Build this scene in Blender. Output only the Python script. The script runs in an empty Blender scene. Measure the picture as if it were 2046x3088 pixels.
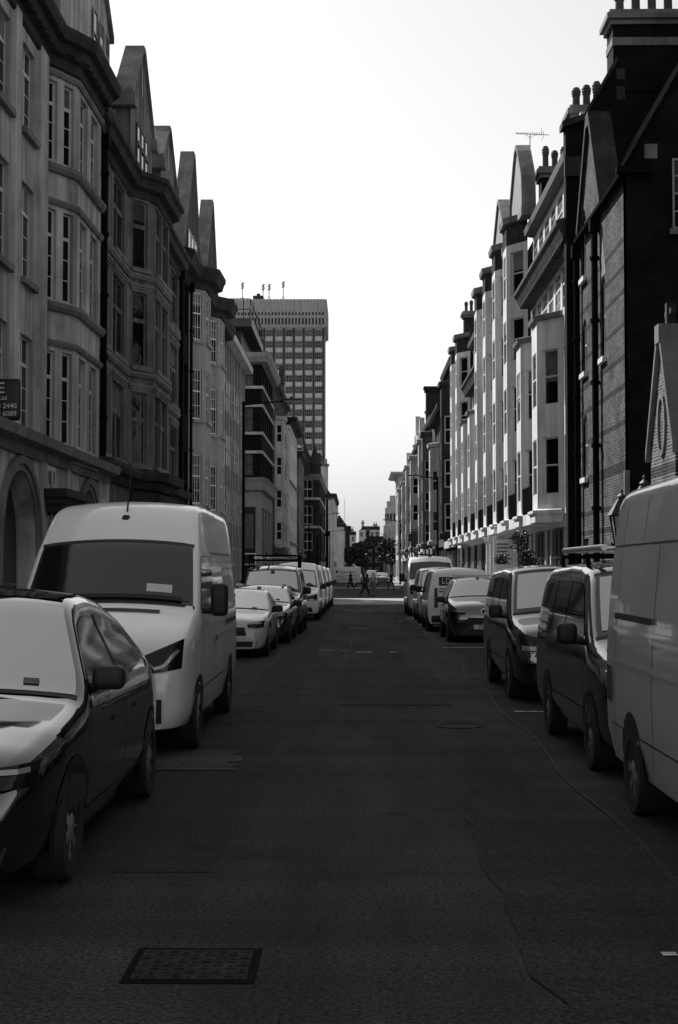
import bpy, bmesh, math, random
from mathutils import Vector, Matrix
random.seed(7)
R = math.radians
sc = bpy.context.scene
COL = sc.collection

# ------------------------------------------------------------------ camera
cam = bpy.data.cameras.new('camera')
cam.sensor_fit = 'VERTICAL'; cam.sensor_height = 36.0; cam.lens = 50.0
cam.clip_start = 0.1; cam.clip_end = 3000
co = bpy.data.objects.new('camera', cam); COL.objects.link(co)
co.location = (0, 0, 1.9)
co.rotation_euler = (R(90 + 2.323), 0, R(0.694))
sc.camera = co

# ------------------------------------------------------------------ sky, sun, exposure
SUN_EL, SUN_AZ = 39.0, 32.0            # azimuth: degrees left of the street direction (+Y)
w = bpy.data.worlds.new('World'); sc.world = w; w.use_nodes = True
nt = w.node_tree; nt.nodes.clear()
sky = nt.nodes.new('ShaderNodeTexSky'); sky.sky_type = 'NISHITA'; sky.sun_disc = False
sky.sun_elevation = R(SUN_EL); sky.sun_rotation = R(-SUN_AZ)
sky.air_density = 3.0; sky.dust_density = 1.0; sky.ozone_density = 1.0
bw = nt.nodes.new('ShaderNodeRGBToBW'); bg = nt.nodes.new('ShaderNodeBackground')
wo = nt.nodes.new('ShaderNodeOutputWorld')
nt.links.new(sky.outputs[0], bw.inputs[0]); nt.links.new(bw.outputs[0], bg.inputs[0]); nt.links.new(bg.outputs[0], wo.inputs[0])
bg.inputs[1].default_value = 0.085
sd = bpy.data.lights.new('sun', 'SUN'); sd.energy = 5.0; sd.angle = R(0.5); sd.color = (1.0, 1.0, 1.0)
so = bpy.data.objects.new('sun', sd); COL.objects.link(so)
sdir = Vector((-math.sin(R(SUN_AZ)) * math.cos(R(SUN_EL)), math.cos(R(SUN_AZ)) * math.cos(R(SUN_EL)), math.sin(R(SUN_EL))))
so.rotation_euler = sdir.to_track_quat('Z', 'Y').to_euler(); so.location = (0, 0, 60)
sc.view_settings.view_transform = 'Standard'; sc.view_settings.look = 'None'
sc.view_settings.exposure = 0.58; sc.view_settings.gamma = 1.0
sc.cycles.max_bounces = 6; sc.cycles.diffuse_bounces = 3; sc.cycles.glossy_bounces = 3

# ------------------------------------------------------------------ materials (the photograph is black and white: all greys)
MATS = {}

def newmat(name):
    m = bpy.data.materials.new(name); m.use_nodes = True
    n = m.node_tree.nodes; b = n['Principled BSDF']
    MATS[name] = m
    return m, n, m.node_tree.links, b
def pos_nodes(n, l):
    return n.new('ShaderNodeNewGeometry').outputs['Position']
def plain(name, v, rough=0.6, metal=0.0, ior=1.45, coat=0.0, noise=0.0, nscale=8.0):
    m, n, l, b = newmat(name)
    b.inputs['Base Color'].default_value = (v, v, v, 1)
    b.inputs['Roughness'].default_value = rough; b.inputs['Metallic'].default_value = metal
    b.inputs['IOR'].default_value = ior
    b.inputs['Coat Weight'].default_value = coat; b.inputs['Coat Roughness'].default_value = 0.04
    if noise:
        tc = n.new('ShaderNodeTexCoord')
        t = n.new('ShaderNodeTexNoise'); t.inputs['Scale'].default_value = nscale; t.inputs['Detail'].default_value = 5
        l.new(tc.outputs['Object'], t.inputs['Vector'])
        r = n.new('ShaderNodeMapRange'); r.inputs[1].default_value = .3; r.inputs[2].default_value = .7
        r.inputs[3].default_value = v * (1 - noise); r.inputs[4].default_value = v * (1 + noise)
        l.new(t.outputs['Fac'], r.inputs[0]); l.new(r.outputs[0], b.inputs['Base Color'])
    return m
def masonry(name, v, var=0.3, bump=0.3, streak=0.35, block=None):
    """stone or stucco: cloudy tone, vertical rain streaks, fine grain; block=(w,h) adds ashlar joints"""
    m, n, l, b = newmat(name)
    p = pos_nodes(n, l)
    t = n.new('ShaderNodeTexNoise'); t.inputs['Scale'].default_value = 0.9; t.inputs['Detail'].default_value = 7; t.inputs['Roughness'].default_value = .62
    l.new(p, t.inputs['Vector'])
    mp = n.new('ShaderNodeMapping'); mp.inputs['Scale'].default_value = (2.6, 2.6, 0.16)
    l.new(p, mp.inputs['Vector'])
    t2 = n.new('ShaderNodeTexNoise'); t2.inputs['Scale'].default_value = 1.0; t2.inputs['Detail'].default_value = 5
    l.new(mp.outputs[0], t2.inputs['Vector'])
    r1 = n.new('ShaderNodeMapRange'); r1.inputs[1].default_value = .3; r1.inputs[2].default_value = .7; r1.inputs[3].default_value = 1 - var; r1.inputs[4].default_value = 1 + var * .6
    l.new(t.outputs['Fac'], r1.inputs[0])
    r2 = n.new('ShaderNodeMapRange'); r2.inputs[1].default_value = .35; r2.inputs[2].default_value = .7; r2.inputs[3].default_value = 1 - streak; r2.inputs[4].default_value = 1.05
    l.new(t2.outputs['Fac'], r2.inputs[0])
    mu = n.new('ShaderNodeMath'); mu.operation = 'MULTIPLY'; l.new(r1.outputs[0], mu.inputs[0]); l.new(r2.outputs[0], mu.inputs[1])
    mv = n.new('ShaderNodeMath'); mv.operation = 'MULTIPLY'; l.new(mu.outputs[0], mv.inputs[0]); mv.inputs[1].default_value = v
    out = mv.outputs[0]
    t3 = n.new('ShaderNodeTexNoise'); t3.inputs['Scale'].default_value = 35; t3.inputs['Detail'].default_value = 3
    l.new(p, t3.inputs['Vector'])
    hgt = t3.outputs['Fac']
    if block:
        sp = n.new('ShaderNodeSeparateXYZ'); l.new(p, sp.inputs[0])
        ad = n.new('ShaderNodeMath'); l.new(sp.outputs[0], ad.inputs[0]); l.new(sp.outputs[1], ad.inputs[1])
        cb = n.new('ShaderNodeCombineXYZ'); l.new(ad.outputs[0], cb.inputs[0]); l.new(sp.outputs[2], cb.inputs[1])
        br = n.new('ShaderNodeTexBrick'); br.inputs['Scale'].default_value = 1.0
        br.inputs['Brick Width'].default_value = block[0]; br.inputs['Row Height'].default_value = block[1]; br.inputs['Mortar Size'].default_value = .012
        br.inputs['Color1'].default_value = (1, 1, 1, 1); br.inputs['Color2'].default_value = (.82, .82, .82, 1); br.inputs['Mortar'].default_value = (.5, .5, .5, 1)
        l.new(cb.outputs[0], br.inputs['Vector'])
        m2 = n.new('ShaderNodeMath'); m2.operation = 'MULTIPLY'; l.new(out, m2.inputs[0]); l.new(br.outputs['Color'], m2.inputs[1]); out = m2.outputs[0]
    l.new(out, b.inputs['Base Color'])
    b.inputs['Roughness'].default_value = .9; b.inputs['Specular IOR Level'].default_value = .12
    bp = n.new('ShaderNodeBump'); bp.inputs['Strength'].default_value = bump; bp.inputs['Distance'].default_value = .02
    l.new(hgt, bp.inputs['Height']); l.new(bp.outputs[0], b.inputs['Normal'])
    return m
def brick(name, v1, v2, mortar, bump=0.5, bands=None):
    """brickwork laid by position; bands=list of (z0,z1) darker courses"""
    m, n, l, b = newmat(name)
    p = pos_nodes(n, l)
    sp = n.new('ShaderNodeSeparateXYZ'); l.new(p, sp.inputs[0])
    ad = n.new('ShaderNodeMath'); l.new(sp.outputs[0], ad.inputs[0]); l.new(sp.outputs[1], ad.inputs[1])
    cb = n.new('ShaderNodeCombineXYZ'); l.new(ad.outputs[0], cb.inputs[0]); l.new(sp.outputs[2], cb.inputs[1])
    br = n.new('ShaderNodeTexBrick'); br.inputs['Scale'].default_value = 1.0
    br.inputs['Brick Width'].default_value = .235; br.inputs['Row Height'].default_value = .076; br.inputs['Mortar Size'].default_value = .012
    br.inputs['Mortar Smooth'].default_value = .2
    br.inputs['Color1'].default_value = (v1, v1, v1, 1); br.inputs['Color2'].default_value = (v2, v2, v2, 1); br.inputs['Mortar'].default_value = (mortar, mortar, mortar, 1)
    l.new(cb.outputs[0], br.inputs['Vector'])
    t = n.new('ShaderNodeTexNoise'); t.inputs['Scale'].default_value = 1.3; t.inputs['Detail'].default_value = 7; l.new(p, t.inputs['Vector'])
    r1 = n.new('ShaderNodeMapRange'); r1.inputs[1].default_value = .3; r1.inputs[2].default_value = .7; r1.inputs[3].default_value = .6; r1.inputs[4].default_value = 1.25
    l.new(t.outputs['Fac'], r1.inputs[0])
    mu = n.new('ShaderNodeMath'); mu.operation = 'MULTIPLY'; l.new(br.outputs['Color'], mu.inputs[0]); l.new(r1.outputs[0], mu.inputs[1])
    out = mu.outputs[0]
    for (a, c) in (bands or []):
        g = n.new('ShaderNodeMath'); g.operation = 'COMPARE'; l.new(sp.outputs[2], g.inputs[0]); g.inputs[1].default_value = (a + c) / 2; g.inputs[2].default_value = (c - a) / 2
        s = n.new('ShaderNodeMath'); s.operation = 'MULTIPLY_ADD'; l.new(g.outputs[0], s.inputs[0]); s.inputs[1].default_value = -.62; s.inputs[2].default_value = 1
        m2 = n.new('ShaderNodeMath'); m2.operation = 'MULTIPLY'; l.new(out, m2.inputs[0]); l.new(s.outputs[0], m2.inputs[1]); out = m2.outputs[0]
    l.new(out, b.inputs['Base Color']); b.inputs['Roughness'].default_value = .95; b.inputs['Specular IOR Level'].default_value = .05
    t3 = n.new('ShaderNodeTexNoise'); t3.inputs['Scale'].default_value = 9; t3.inputs['Detail'].default_value = 6; l.new(p, t3.inputs['Vector'])
    hm = n.new('ShaderNodeMath'); hm.operation = 'SUBTRACT'; l.new(t3.outputs['Fac'], hm.inputs[0]); l.new(br.outputs['Fac'], hm.inputs[1])
    bp = n.new('ShaderNodeBump'); bp.inputs['Strength'].default_value = bump; bp.inputs['Distance'].default_value = .02
    l.new(hm.outputs[0], bp.inputs['Height']); l.new(bp.outputs[0], b.inputs['Normal'])
    return m
def rows(name, v, pitch=0.14, depth=.5, spec=.15):
    """slate / tile roof: courses by height"""
    m, n, l, b = newmat(name)
    p = pos_nodes(n, l)
    sp = n.new('ShaderNodeSeparateXYZ'); l.new(p, sp.inputs[0])
    ad = n.new('ShaderNodeMath'); l.new(sp.outputs[0], ad.inputs[0]); l.new(sp.outputs[1], ad.inputs[1])
    cb = n.new('ShaderNodeCombineXYZ'); l.new(ad.outputs[0], cb.inputs[0]); l.new(sp.outputs[2], cb.inputs[1])
    br = n.new('ShaderNodeTexBrick'); br.inputs['Scale'].default_value = 1.0
    br.inputs['Brick Width'].default_value = .25; br.inputs['Row Height'].default_value = pitch; br.inputs['Mortar Size'].default_value = .014
    br.inputs['Color1'].default_value = (v, v, v, 1); br.inputs['Color2'].default_value = (v * .6, v * .6, v * .6, 1); br.inputs['Mortar'].default_value = (v * .25, v * .25, v * .25, 1)
    l.new(cb.outputs[0], br.inputs['Vector']); l.new(br.outputs['Color'], b.inputs['Base Color'])
    bp = n.new('ShaderNodeBump'); bp.inputs['Strength'].default_value = depth; bp.inputs['Distance'].default_value = .03; bp.invert = True
    l.new(br.outputs['Fac'], bp.inputs['Height']); l.new(bp.outputs[0], b.inputs['Normal'])
    b.inputs['Roughness'].default_value = .8; b.inputs['Specular IOR Level'].default_value = spec
    return m
def ground_mat(name, v, scale=42, var=.8, patch=.6, rough=.9, bump=.8):
    m, n, l, b = newmat(name); b.inputs['Specular IOR Level'].default_value = .15
    p = pos_nodes(n, l)
    t = n.new('ShaderNodeTexNoise'); t.inputs['Scale'].default_value = scale; t.inputs['Detail'].default_value = 4; l.new(p, t.inputs['Vector'])
    mp = n.new('ShaderNodeMapping'); mp.inputs['Scale'].default_value = (.9, .12, 1); l.new(p, mp.inputs['Vector'])
    t2 = n.new('ShaderNodeTexNoise'); t2.inputs['Scale'].default_value = 1.0; t2.inputs['Detail'].default_value = 8; t2.inputs['Roughness'].default_value = .65; l.new(mp.outputs[0], t2.inputs['Vector'])
    t4 = n.new('ShaderNodeTexVoronoi'); t4.inputs['Scale'].default_value = 55; l.new(p, t4.inputs['Vector'])
    a = n.new('ShaderNodeMapRange'); a.inputs[1].default_value = .3; a.inputs[2].default_value = .7; a.inputs[3].default_value = 1 - var; a.inputs[4].default_value = 1 + var
    l.new(t.outputs['Fac'], a.inputs[0])
    c = n.new('ShaderNodeMapRange'); c.inputs[1].default_value = .3; c.inputs[2].default_value = .7; c.inputs[3].default_value = 1 - patch; c.inputs[4].default_value = 1 + patch
    l.new(t2.outputs['Fac'], c.inputs[0])
    mu = n.new('ShaderNodeMath'); mu.operation = 'MULTIPLY'; l.new(a.outputs[0], mu.inputs[0]); l.new(c.outputs[0], mu.inputs[1])
    mp3 = n.new('ShaderNodeMapping'); mp3.inputs['Scale'].default_value = (.05, 1.1, 1); l.new(p, mp3.inputs['Vector'])
    t5 = n.new('ShaderNodeTexNoise'); t5.inputs['Scale'].default_value = 1.0; t5.inputs['Detail'].default_value = 6; t5.inputs['Roughness'].default_value = .7; l.new(mp3.outputs[0], t5.inputs['Vector'])
    c5 = n.new('ShaderNodeMapRange'); c5.inputs[1].default_value = .35; c5.inputs[2].default_value = .65; c5.inputs[3].default_value = .75; c5.inputs[4].default_value = 1.3
    l.new(t5.outputs['Fac'], c5.inputs[0])
    t6 = n.new('ShaderNodeTexNoise'); t6.inputs['Scale'].default_value = .7; t6.inputs['Detail'].default_value = 9; t6.inputs['Roughness'].default_value = .75; l.new(p, t6.inputs['Vector'])
    c6 = n.new('ShaderNodeMapRange'); c6.inputs[1].default_value = .56; c6.inputs[2].default_value = .68; c6.inputs[3].default_value = 1.0; c6.inputs[4].default_value = .45
    l.new(t6.outputs['Fac'], c6.inputs[0])
    m5 = n.new('ShaderNodeMath'); m5.operation = 'MULTIPLY'; l.new(c5.outputs[0], m5.inputs[0]); l.new(c6.outputs[0], m5.inputs[1])
    m6 = n.new('ShaderNodeMath'); m6.operation = 'MULTIPLY'; l.new(mu.outputs[0], m6.inputs[0]); l.new(m5.outputs[0], m6.inputs[1])
    mv = n.new('ShaderNodeMath'); mv.operation = 'MULTIPLY'; l.new(m6.outputs[0], mv.inputs[0]); mv.inputs[1].default_value = v
    l.new(mv.outputs[0], b.inputs['Base Color']); b.inputs['Roughness'].default_value = rough
    bp = n.new('ShaderNodeBump'); bp.inputs['Strength'].default_value = bump; bp.inputs['Distance'].default_value = .012
    l.new(t4.outputs['Distance'], bp.inputs['Height']); l.new(bp.outputs[0], b.inputs['Normal'])
    return m
def slabs(name, v, sx=.6, sy=.9):
    m, n, l, b = newmat(name)
    p = pos_nodes(n, l)
    br = n.new('ShaderNodeTexBrick'); br.inputs['Scale'].default_value = 1.0
    br.inputs['Brick Width'].default_value = sy; br.inputs['Row Height'].default_value = sx; br.inputs['Mortar Size'].default_value = .01
    for k, q in (('Color1', v), ('Color2', v * .75), ('Mortar', v * .35)): br.inputs[k].default_value = (q, q, q, 1)
    l.new(p, br.inputs['Vector'])
    t = n.new('ShaderNodeTexNoise'); t.inputs['Scale'].default_value = 1.2; t.inputs['Detail'].default_value = 7; l.new(p, t.inputs['Vector'])
    r1 = n.new('ShaderNodeMapRange'); r1.inputs[1].default_value = .3; r1.inputs[2].default_value = .7; r1.inputs[3].default_value = .65; r1.inputs[4].default_value = 1.2
    l.new(t.outputs['Fac'], r1.inputs[0])
    mu = n.new('ShaderNodeMath'); mu.operation = 'MULTIPLY'; l.new(br.outputs['Color'], mu.inputs[0]); l.new(r1.outputs[0], mu.inputs[1])
    l.new(mu.outputs[0], b.inputs['Base Color']); b.inputs['Roughness'].default_value = .8
    return m
def glass(name, v=.008, rough=.05, ior=1.5, wav=.02):
    m, n, l, b = newmat(name)
    b.inputs['Base Color'].default_value = (v, v, v, 1); b.inputs['Roughness'].default_value = rough; b.inputs['IOR'].default_value = ior
    if wav:
        p = pos_nodes(n, l)
        t = n.new('ShaderNodeTexNoise'); t.inputs['Scale'].default_value = 1.7; l.new(p, t.inputs['Vector'])
        bp = n.new('ShaderNodeBump'); bp.inputs['Strength'].default_value = wav; bp.inputs['Distance'].default_value = .2
        l.new(t.outputs['Fac'], bp.inputs['Height']); l.new(bp.outputs[0], b.inputs['Normal'])
    return m
M = MATS
masonry('pale stone', .56, var=.35, streak=.55)
masonry('grey stone', .21, var=.4, streak=.6)
masonry('weathered stone', .075, streak=.5)
masonry('cream stucco', .74, var=.16, streak=.3, bump=.15)
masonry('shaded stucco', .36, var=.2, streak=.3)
masonry('white stone', .55, var=.25, streak=.3)
masonry('concrete', .34, var=.2, streak=.3)
masonry('coping stone', .22, var=.35, streak=.3)
masonry('old cornice', .055, var=.4, streak=.4)
brick('church brick', .028, .10, .17, bump=1.0, bands=[(10.95, 11.1), (10.2, 10.35), (9.55, 9.68), (8.62, 8.76), (7.7, 7.86), (6.9, 7.06), (5.9, 6.05), (4.6, 4.9), (3.6, 3.75), (3.0, 3.15)])
brick('dark brick', .025, .042, .05)
brick('sooty brick', .010, .016, .011)  # also lines the church window jambs, where it paints shadow
brick('porch brick', .045, .15, .30, bump=1.0, bands=[(4.05, 4.3), (3.5, 3.62), (2.7, 2.8)])
brick('red brick', .07, .11, .12)
plain('tower mullion', .06, .8); masonry('tower concrete', .78, var=.12, streak=.2); rows('black slate', .012, spec=0); rows('slate', .05); rows('tile', .09, pitch=.2)
plain('white paint', .72, .45, noise=.1); plain('sash paint', .55, .5, noise=.1); plain('grey paint', .25, .5, noise=.15)
plain('black iron', .008, .7, ior=1.06); plain('dark metal', .025, .6, noise=.3); plain('lead', .06, .5, noise=.3)
plain('terracotta', .06, .8, noise=.4)
glass('window glass', .005, .06, 1.28, .04); glass('bright glass', .03, .05, 1.55, .05)
glass('vehicle glass', .003, .04, 1.2, 0); glass('windscreen', .05, .06, 5.0, .004); glass('van screen', .010, .05, 1.75, .004); glass('screen border', .012, .08, 1.8, 0)
ground_mat('asphalt', .033); ground_mat('asphalt patch', .027, patch=.2); ground_mat('pale asphalt', .06, patch=.25)
slabs('paving', .22); plain('kerb stone', .26, .8, noise=.3); ground_mat('table paving', .30, scale=20, patch=.15)
plain('road paint', .40, .7, noise=.35, nscale=14)
plain('worn iron', .022, .8, noise=.6, nscale=9, ior=1.2); plain('black shop', .012, .35); plain('arch tar', .012, .7, ior=1.3); plain('curtain', .10, .9, noise=.4); plain('blind pale', .16, .9); plain('blind dark', .045, .9)

# ------------------------------------------------------------------ mesh building
class MB:
    def __init__(s): s.v = []; s.f = []; s.mi = []; s.cur = 0
    def add(s, pts, faces):
        o = len(s.v); s.v += [tuple(p) for p in pts]
        for f in faces: s.f.append([o + i for i in f]); s.mi.append(s.cur)
        return s
    def quad(s, *p): return s.add(p, [list(range(len(p)))])
    def hexa(s, p):   # 8 points: bottom ring then top ring
        return s.add(p, [(0, 3, 2, 1), (4, 5, 6, 7), (0, 1, 5, 4), (1, 2, 6, 5), (2, 3, 7, 6), (3, 0, 4, 7)])
    def box(s, x0, x1, y0, y1, z0, z1):
        return s.hexa([(x0, y0, z0), (x1, y0, z0), (x1, y1, z0), (x0, y1, z0), (x0, y0, z1), (x1, y0, z1), (x1, y1, z1), (x0, y1, z1)])
    def fbox(s, fr, a0, a1, b0, b1, z0, z1):
        return s.hexa([fr.p(a0, b1, z0), fr.p(a1, b1, z0), fr.p(a1, b0, z0), fr.p(a0, b0, z0), fr.p(a0, b1, z1), fr.p(a1, b1, z1), fr.p(a1, b0, z1), fr.p(a0, b0, z1)])
    def fprism(s, fr, poly, b0, b1):
        """polygon of (a,z) in the facade plane, from depth b0 to b1 (b1 outer)"""
        n = len(poly)
        pts = [fr.p(a, b1, z) for a, z in poly] + [fr.p(a, b0, z) for a, z in poly]
        return s.add(pts, [list(range(n)), list(range(2 * n - 1, n - 1, -1))] + [(i, i + n, (i + 1) % n + n, (i + 1) % n) for i in range(n)])
    def tube(s, p0, p1, r0, r1=None, n=8, cap=True):
        r1 = r0 if r1 is None else r1
        p0, p1 = Vector(p0), Vector(p1); d = (p1 - p0).normalized()
        a = d.orthogonal().normalized(); b = d.cross(a)
        pts = []
        for p, r in ((p0, r0), (p1, r1)):
            pts += [p + (a * math.cos(2 * math.pi * i / n) + b * math.sin(2 * math.pi * i / n)) * r for i in range(n)]
        fs = [(i, (i + 1) % n, (i + 1) % n + n, i + n) for i in range(n)]
        if cap: fs += [list(range(n - 1, -1, -1)), list(range(n, 2 * n))]
        return s.add(pts, fs)
    def lathe(s, c, prof, n=12, axis='Z'):
        """profile of (r,h) turned round an axis through c"""
        pts = []; c = Vector(c)
        for r, h in prof:
            for i in range(n):
                t = 2 * math.pi * i / n
                q = (r * math.cos(t), r * math.sin(t), h) if axis == 'Z' else ((h, r * math.cos(t), r * math.sin(t)) if axis == 'X' else (r * math.cos(t), h, r * math.sin(t)))
                pts.append(c + Vector(q))
        m = len(prof)
        fs = [(k * n + i, k * n + (i + 1) % n, (k + 1) * n + (i + 1) % n, (k + 1) * n + i) for k in range(m - 1) for i in range(n)]
        fs += [list(range(n - 1, -1, -1)), [(m - 1) * n + i for i in range(n)]]
        return s.add(pts, fs)
    def grid(s, rowsp):
        n = len(rowsp[0]); pts = [p for r in rowsp for p in r]
        return s.add(pts, [(k * n + i, k * n + i + 1, (k + 1) * n + i + 1, (k + 1) * n + i) for k in range(len(rowsp) - 1) for i in range(n - 1)])
    def rbox(s, cx, cy, cz, sx, sy, sz, r=.03, seg=2):
        bm = bmesh.new(); bmesh.ops.create_cube(bm, size=1)
        for v in bm.verts: v.co = Vector((v.co.x * sx + cx, v.co.y * sy + cy, v.co.z * sz + cz))
        bmesh.ops.bevel(bm, geom=bm.edges[:], offset=r, segments=seg, affect='EDGES', profile=.5)
        bm.verts.ensure_lookup_table(); bm.verts.index_update()
        s.add([v.co.copy() for v in bm.verts], [[v.index for v in f.verts] for f in bm.faces]); bm.free()
        return s
    def mesh(s, name, mats, smooth=False, angle=None):
        me = bpy.data.meshes.new(name); me.from_pydata(s.v, [], s.f)
        for m in (mats if isinstance(mats, (list, tuple)) else [mats]): me.materials.append(M[m] if isinstance(m, str) else m)
        if any(s.mi): me.polygons.foreach_set('material_index', s.mi)
        bm = bmesh.new(); bm.from_mesh(me); bmesh.ops.remove_doubles(bm, verts=bm.verts, dist=1e-5)
        bmesh.ops.recalc_face_normals(bm, faces=bm.faces); bm.to_mesh(me); bm.free()
        if smooth:
            me.polygons.foreach_set('use_smooth', [True] * len(me.polygons))
            me.set_sharp_from_angle(angle=R(angle or 40))
        me.update(); return me
    def build(s, name, mats, parent=None, smooth=False, angle=None):
        return link(name, s.mesh(name, mats, smooth, angle), parent)
def link(name, me, parent=None, mat=None):
    o = bpy.data.objects.new(name, me); COL.objects.link(o)
    if parent is not None: o.parent = parent
    if mat is not None: o.matrix_local = mat
    return o
def tag(o, label, cat, group=None, kind=None):
    o['label'] = label; o['category'] = cat
    if group: o['group'] = group
    if kind: o['kind'] = kind
    return o
def structure(o): o['kind'] = 'structure'; return o
def thing(name, label, cat, loc=(0, 0, 0), rz=0.0, group=None):
    o = bpy.data.objects.new(name, None); COL.objects.link(o); o.empty_display_size = .3
    o.location = loc; o.rotation_euler = (0, 0, rz)
    return tag(o, label, cat, group)
def text_mesh(txt, size, mat, depth=.004, align='CENTER'):
    cu = bpy.data.curves.new('lettering', 'FONT'); cu.body = txt; cu.size = size; cu.extrude = depth; cu.align_x = align; cu.align_y = 'CENTER'
    o = bpy.data.objects.new('lettering', cu); COL.objects.link(o)
    dg = bpy.context.evaluated_depsgraph_get(); me = bpy.data.meshes.new_from_object(o.evaluated_get(dg))
    bpy.data.objects.remove(o); bpy.data.curves.remove(cu)
    me.materials.clear(); me.materials.append(M[mat]); return me
def text(txt, size, mat, parent, origin, u, n, align='CENTER'):
    """lettering lying on a plane with right-hand direction u and outward normal n"""
    me = text_mesh(txt, size, mat, align=align)
    u = Vector(u).normalized(); n = Vector(n).normalized(); v = n.cross(u)
    mt = Matrix(((u.x, v.x, n.x, origin[0]), (u.y, v.y, n.y, origin[1]), (u.z, v.z, n.z, origin[2]), (0, 0, 0, 1)))
    return link('lettering', me, parent, mt)

# ------------------------------------------------------------------ facades
class Fr:
    """plan segment p0->p1; a runs along it, b outward, z up"""
    def __init__(s, p0, p1):
        s.o = Vector((p0[0], p0[1], 0)); e = Vector((p1[0], p1[1], 0)); s.L = (e - s.o).length
        s.u = (e - s.o).normalized(); s.n = Vector((s.u.y, -s.u.x, 0))
    def p(s, a, b, z): q = s.o + s.u * a + s.n * b; return (q.x, q.y, z)
    def mat(s, a, b, z):
        q = s.p(a, b, z); u, i = s.u, -s.n
        return Matrix(((u.x, i.x, 0, q[0]), (u.y, i.y, 0, q[1]), (0, 0, 1, q[2]), (0, 0, 0, 1)))
def wall(mb, fr, z0, z1, ops=(), reveal=.2, a0=0, a1=None, arch=None):
    a1 = fr.L if a1 is None else a1
    A = sorted(set([a0, a1] + [q for o in ops for q in (o[0], o[1])])); Z = sorted(set([z0, z1] + [q for o in ops for q in (o[2], o[3])]))
    for i in range(len(A) - 1):
        for j in range(len(Z) - 1):
            ca, cz = (A[i] + A[i + 1]) / 2, (Z[j] + Z[j + 1]) / 2
            if not any(o[0] < ca < o[1] and o[2] < cz < o[3] for o in ops):
                mb.quad(fr.p(A[i], 0, Z[j]), fr.p(A[i + 1], 0, Z[j]), fr.p(A[i + 1], 0, Z[j + 1]), fr.p(A[i], 0, Z[j + 1]))
    for o in ops:
        c = [(o[0], o[2]), (o[1], o[2]), (o[1], o[3]), (o[0], o[3])]
        for k in range(4):
            (a, z), (a2, z2) = c[k], c[(k + 1) % 4]
            mb.quad(fr.p(a, 0, z), fr.p(a2, 0, z2), fr.p(a2, -reveal, z2), fr.p(a, -reveal, z))
        if arch:
            am, hw = (o[0] + o[1]) / 2, (o[1] - o[0]) / 2; h = hw * arch; zs = o[3] - h
            n = 8; arc = [(am + hw * math.cos(math.pi * k / n), zs + h * math.sin(math.pi * k / n)) for k in range(n + 1)]
            for k in range(n):
                cx = o[1] if k < n / 2 else o[0]
                mb.quad(fr.p(arc[k][0], 0, arc[k][1]), fr.p(arc[k + 1][0], 0, arc[k + 1][1]), fr.p(cx, 0, o[3]))
                mb.quad(fr.p(arc[k][0], 0, arc[k][1]), fr.p(arc[k + 1][0], 0, arc[k + 1][1]), fr.p(arc[k + 1][0], -reveal, arc[k + 1][1]), fr.p(arc[k][0], -reveal, arc[k][1]))
WC = {}
def window_meshes(style, w, h, fm, gm):
    key = (style, round(w, 2), round(h, 2), fm, gm)
    if key in WC: return WC[key]
    f = MB(); t = .055
    def bar(x0, x1, z0, z1, d0=.025, d1=.06): f.box(x0, x1, d0, d1, z0, z1)
    if style == 'stone':    # stone mullion and transom
        t = .07
        bar(0, t, 0, h); bar(w - t, w, 0, h); bar(t, w - t, 0, t); bar(t, w - t, h - t, h)
        zt = h * .60; bar(t, w - t, zt, zt + .15, .0); 
        if w > 1.1: bar(w / 2 - .06, w / 2 + .06, t, zt, .012); bar(w / 2 - .06, w / 2 + .06, zt + .15, h - t, .012)
    elif style == 'casement':
        bar(0, t, 0, h); bar(w - t, w, 0, h); bar(t, w - t, 0, t); bar(t, w - t, h - t, h)
        zt = h * .70; bar(t, w - t, zt, zt + .09)
        for q in (.25, .48): bar(t, w - t, h * q, h * q + .025, .035)
        if w > .8: bar(w / 2 - .03, w / 2 + .03, t, zt); bar(w / 2 - .03, w / 2 + .03, zt + .09, h - t)
    elif style == 'sash':
        bar(0, t, 0, h); bar(w - t, w, 0, h); bar(t, w - t, 0, t + .03); bar(t, w - t, h - t, h)
        zt = h * .55; bar(t, w - t, zt, zt + .07, .018)
        if w > .5:
            for q in (1 / 3, 2 / 3): bar(t + (w - 2 * t) * q - .012, t + (w - 2 * t) * q + .012, t, h - t, .035)
        for q in (.28, .78): bar(t, w - t, h * q - .012, h * q + .012, .035)
    elif style == 'plain':
        bar(0, t, 0, h); bar(w - t, w, 0, h); bar(t, w - t, 0, t); bar(t, w - t, h - t, h); zt = h * .5; bar(t, w - t, zt, zt + .06, .018)
    elif style == 'lattice':
        bar(0, t, 0, h); bar(w - t, w, 0, h); bar(t, w - t, 0, t); bar(t, w - t, h - t, h)
        for q in (1 / 3, 2 / 3): bar(w * q - .02, w * q + .02, t, h - t)
        for k in range(1, 4): bar(t, w - t, h * k / 4 - .02, h * k / 4 + .02)
    fmsh = f.mesh('window', fm)
    p = MB(); p.quad((t / 2, .05, t / 2), (w - t / 2, .05, t / 2), (w - t / 2, .05, h - t / 2), (t / 2, .05, h - t / 2))
    WC[key] = (fmsh, p.mesh('pane', gm)); return WC[key]
SC = {}; BC = {}; WR = random.Random(5)
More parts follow.
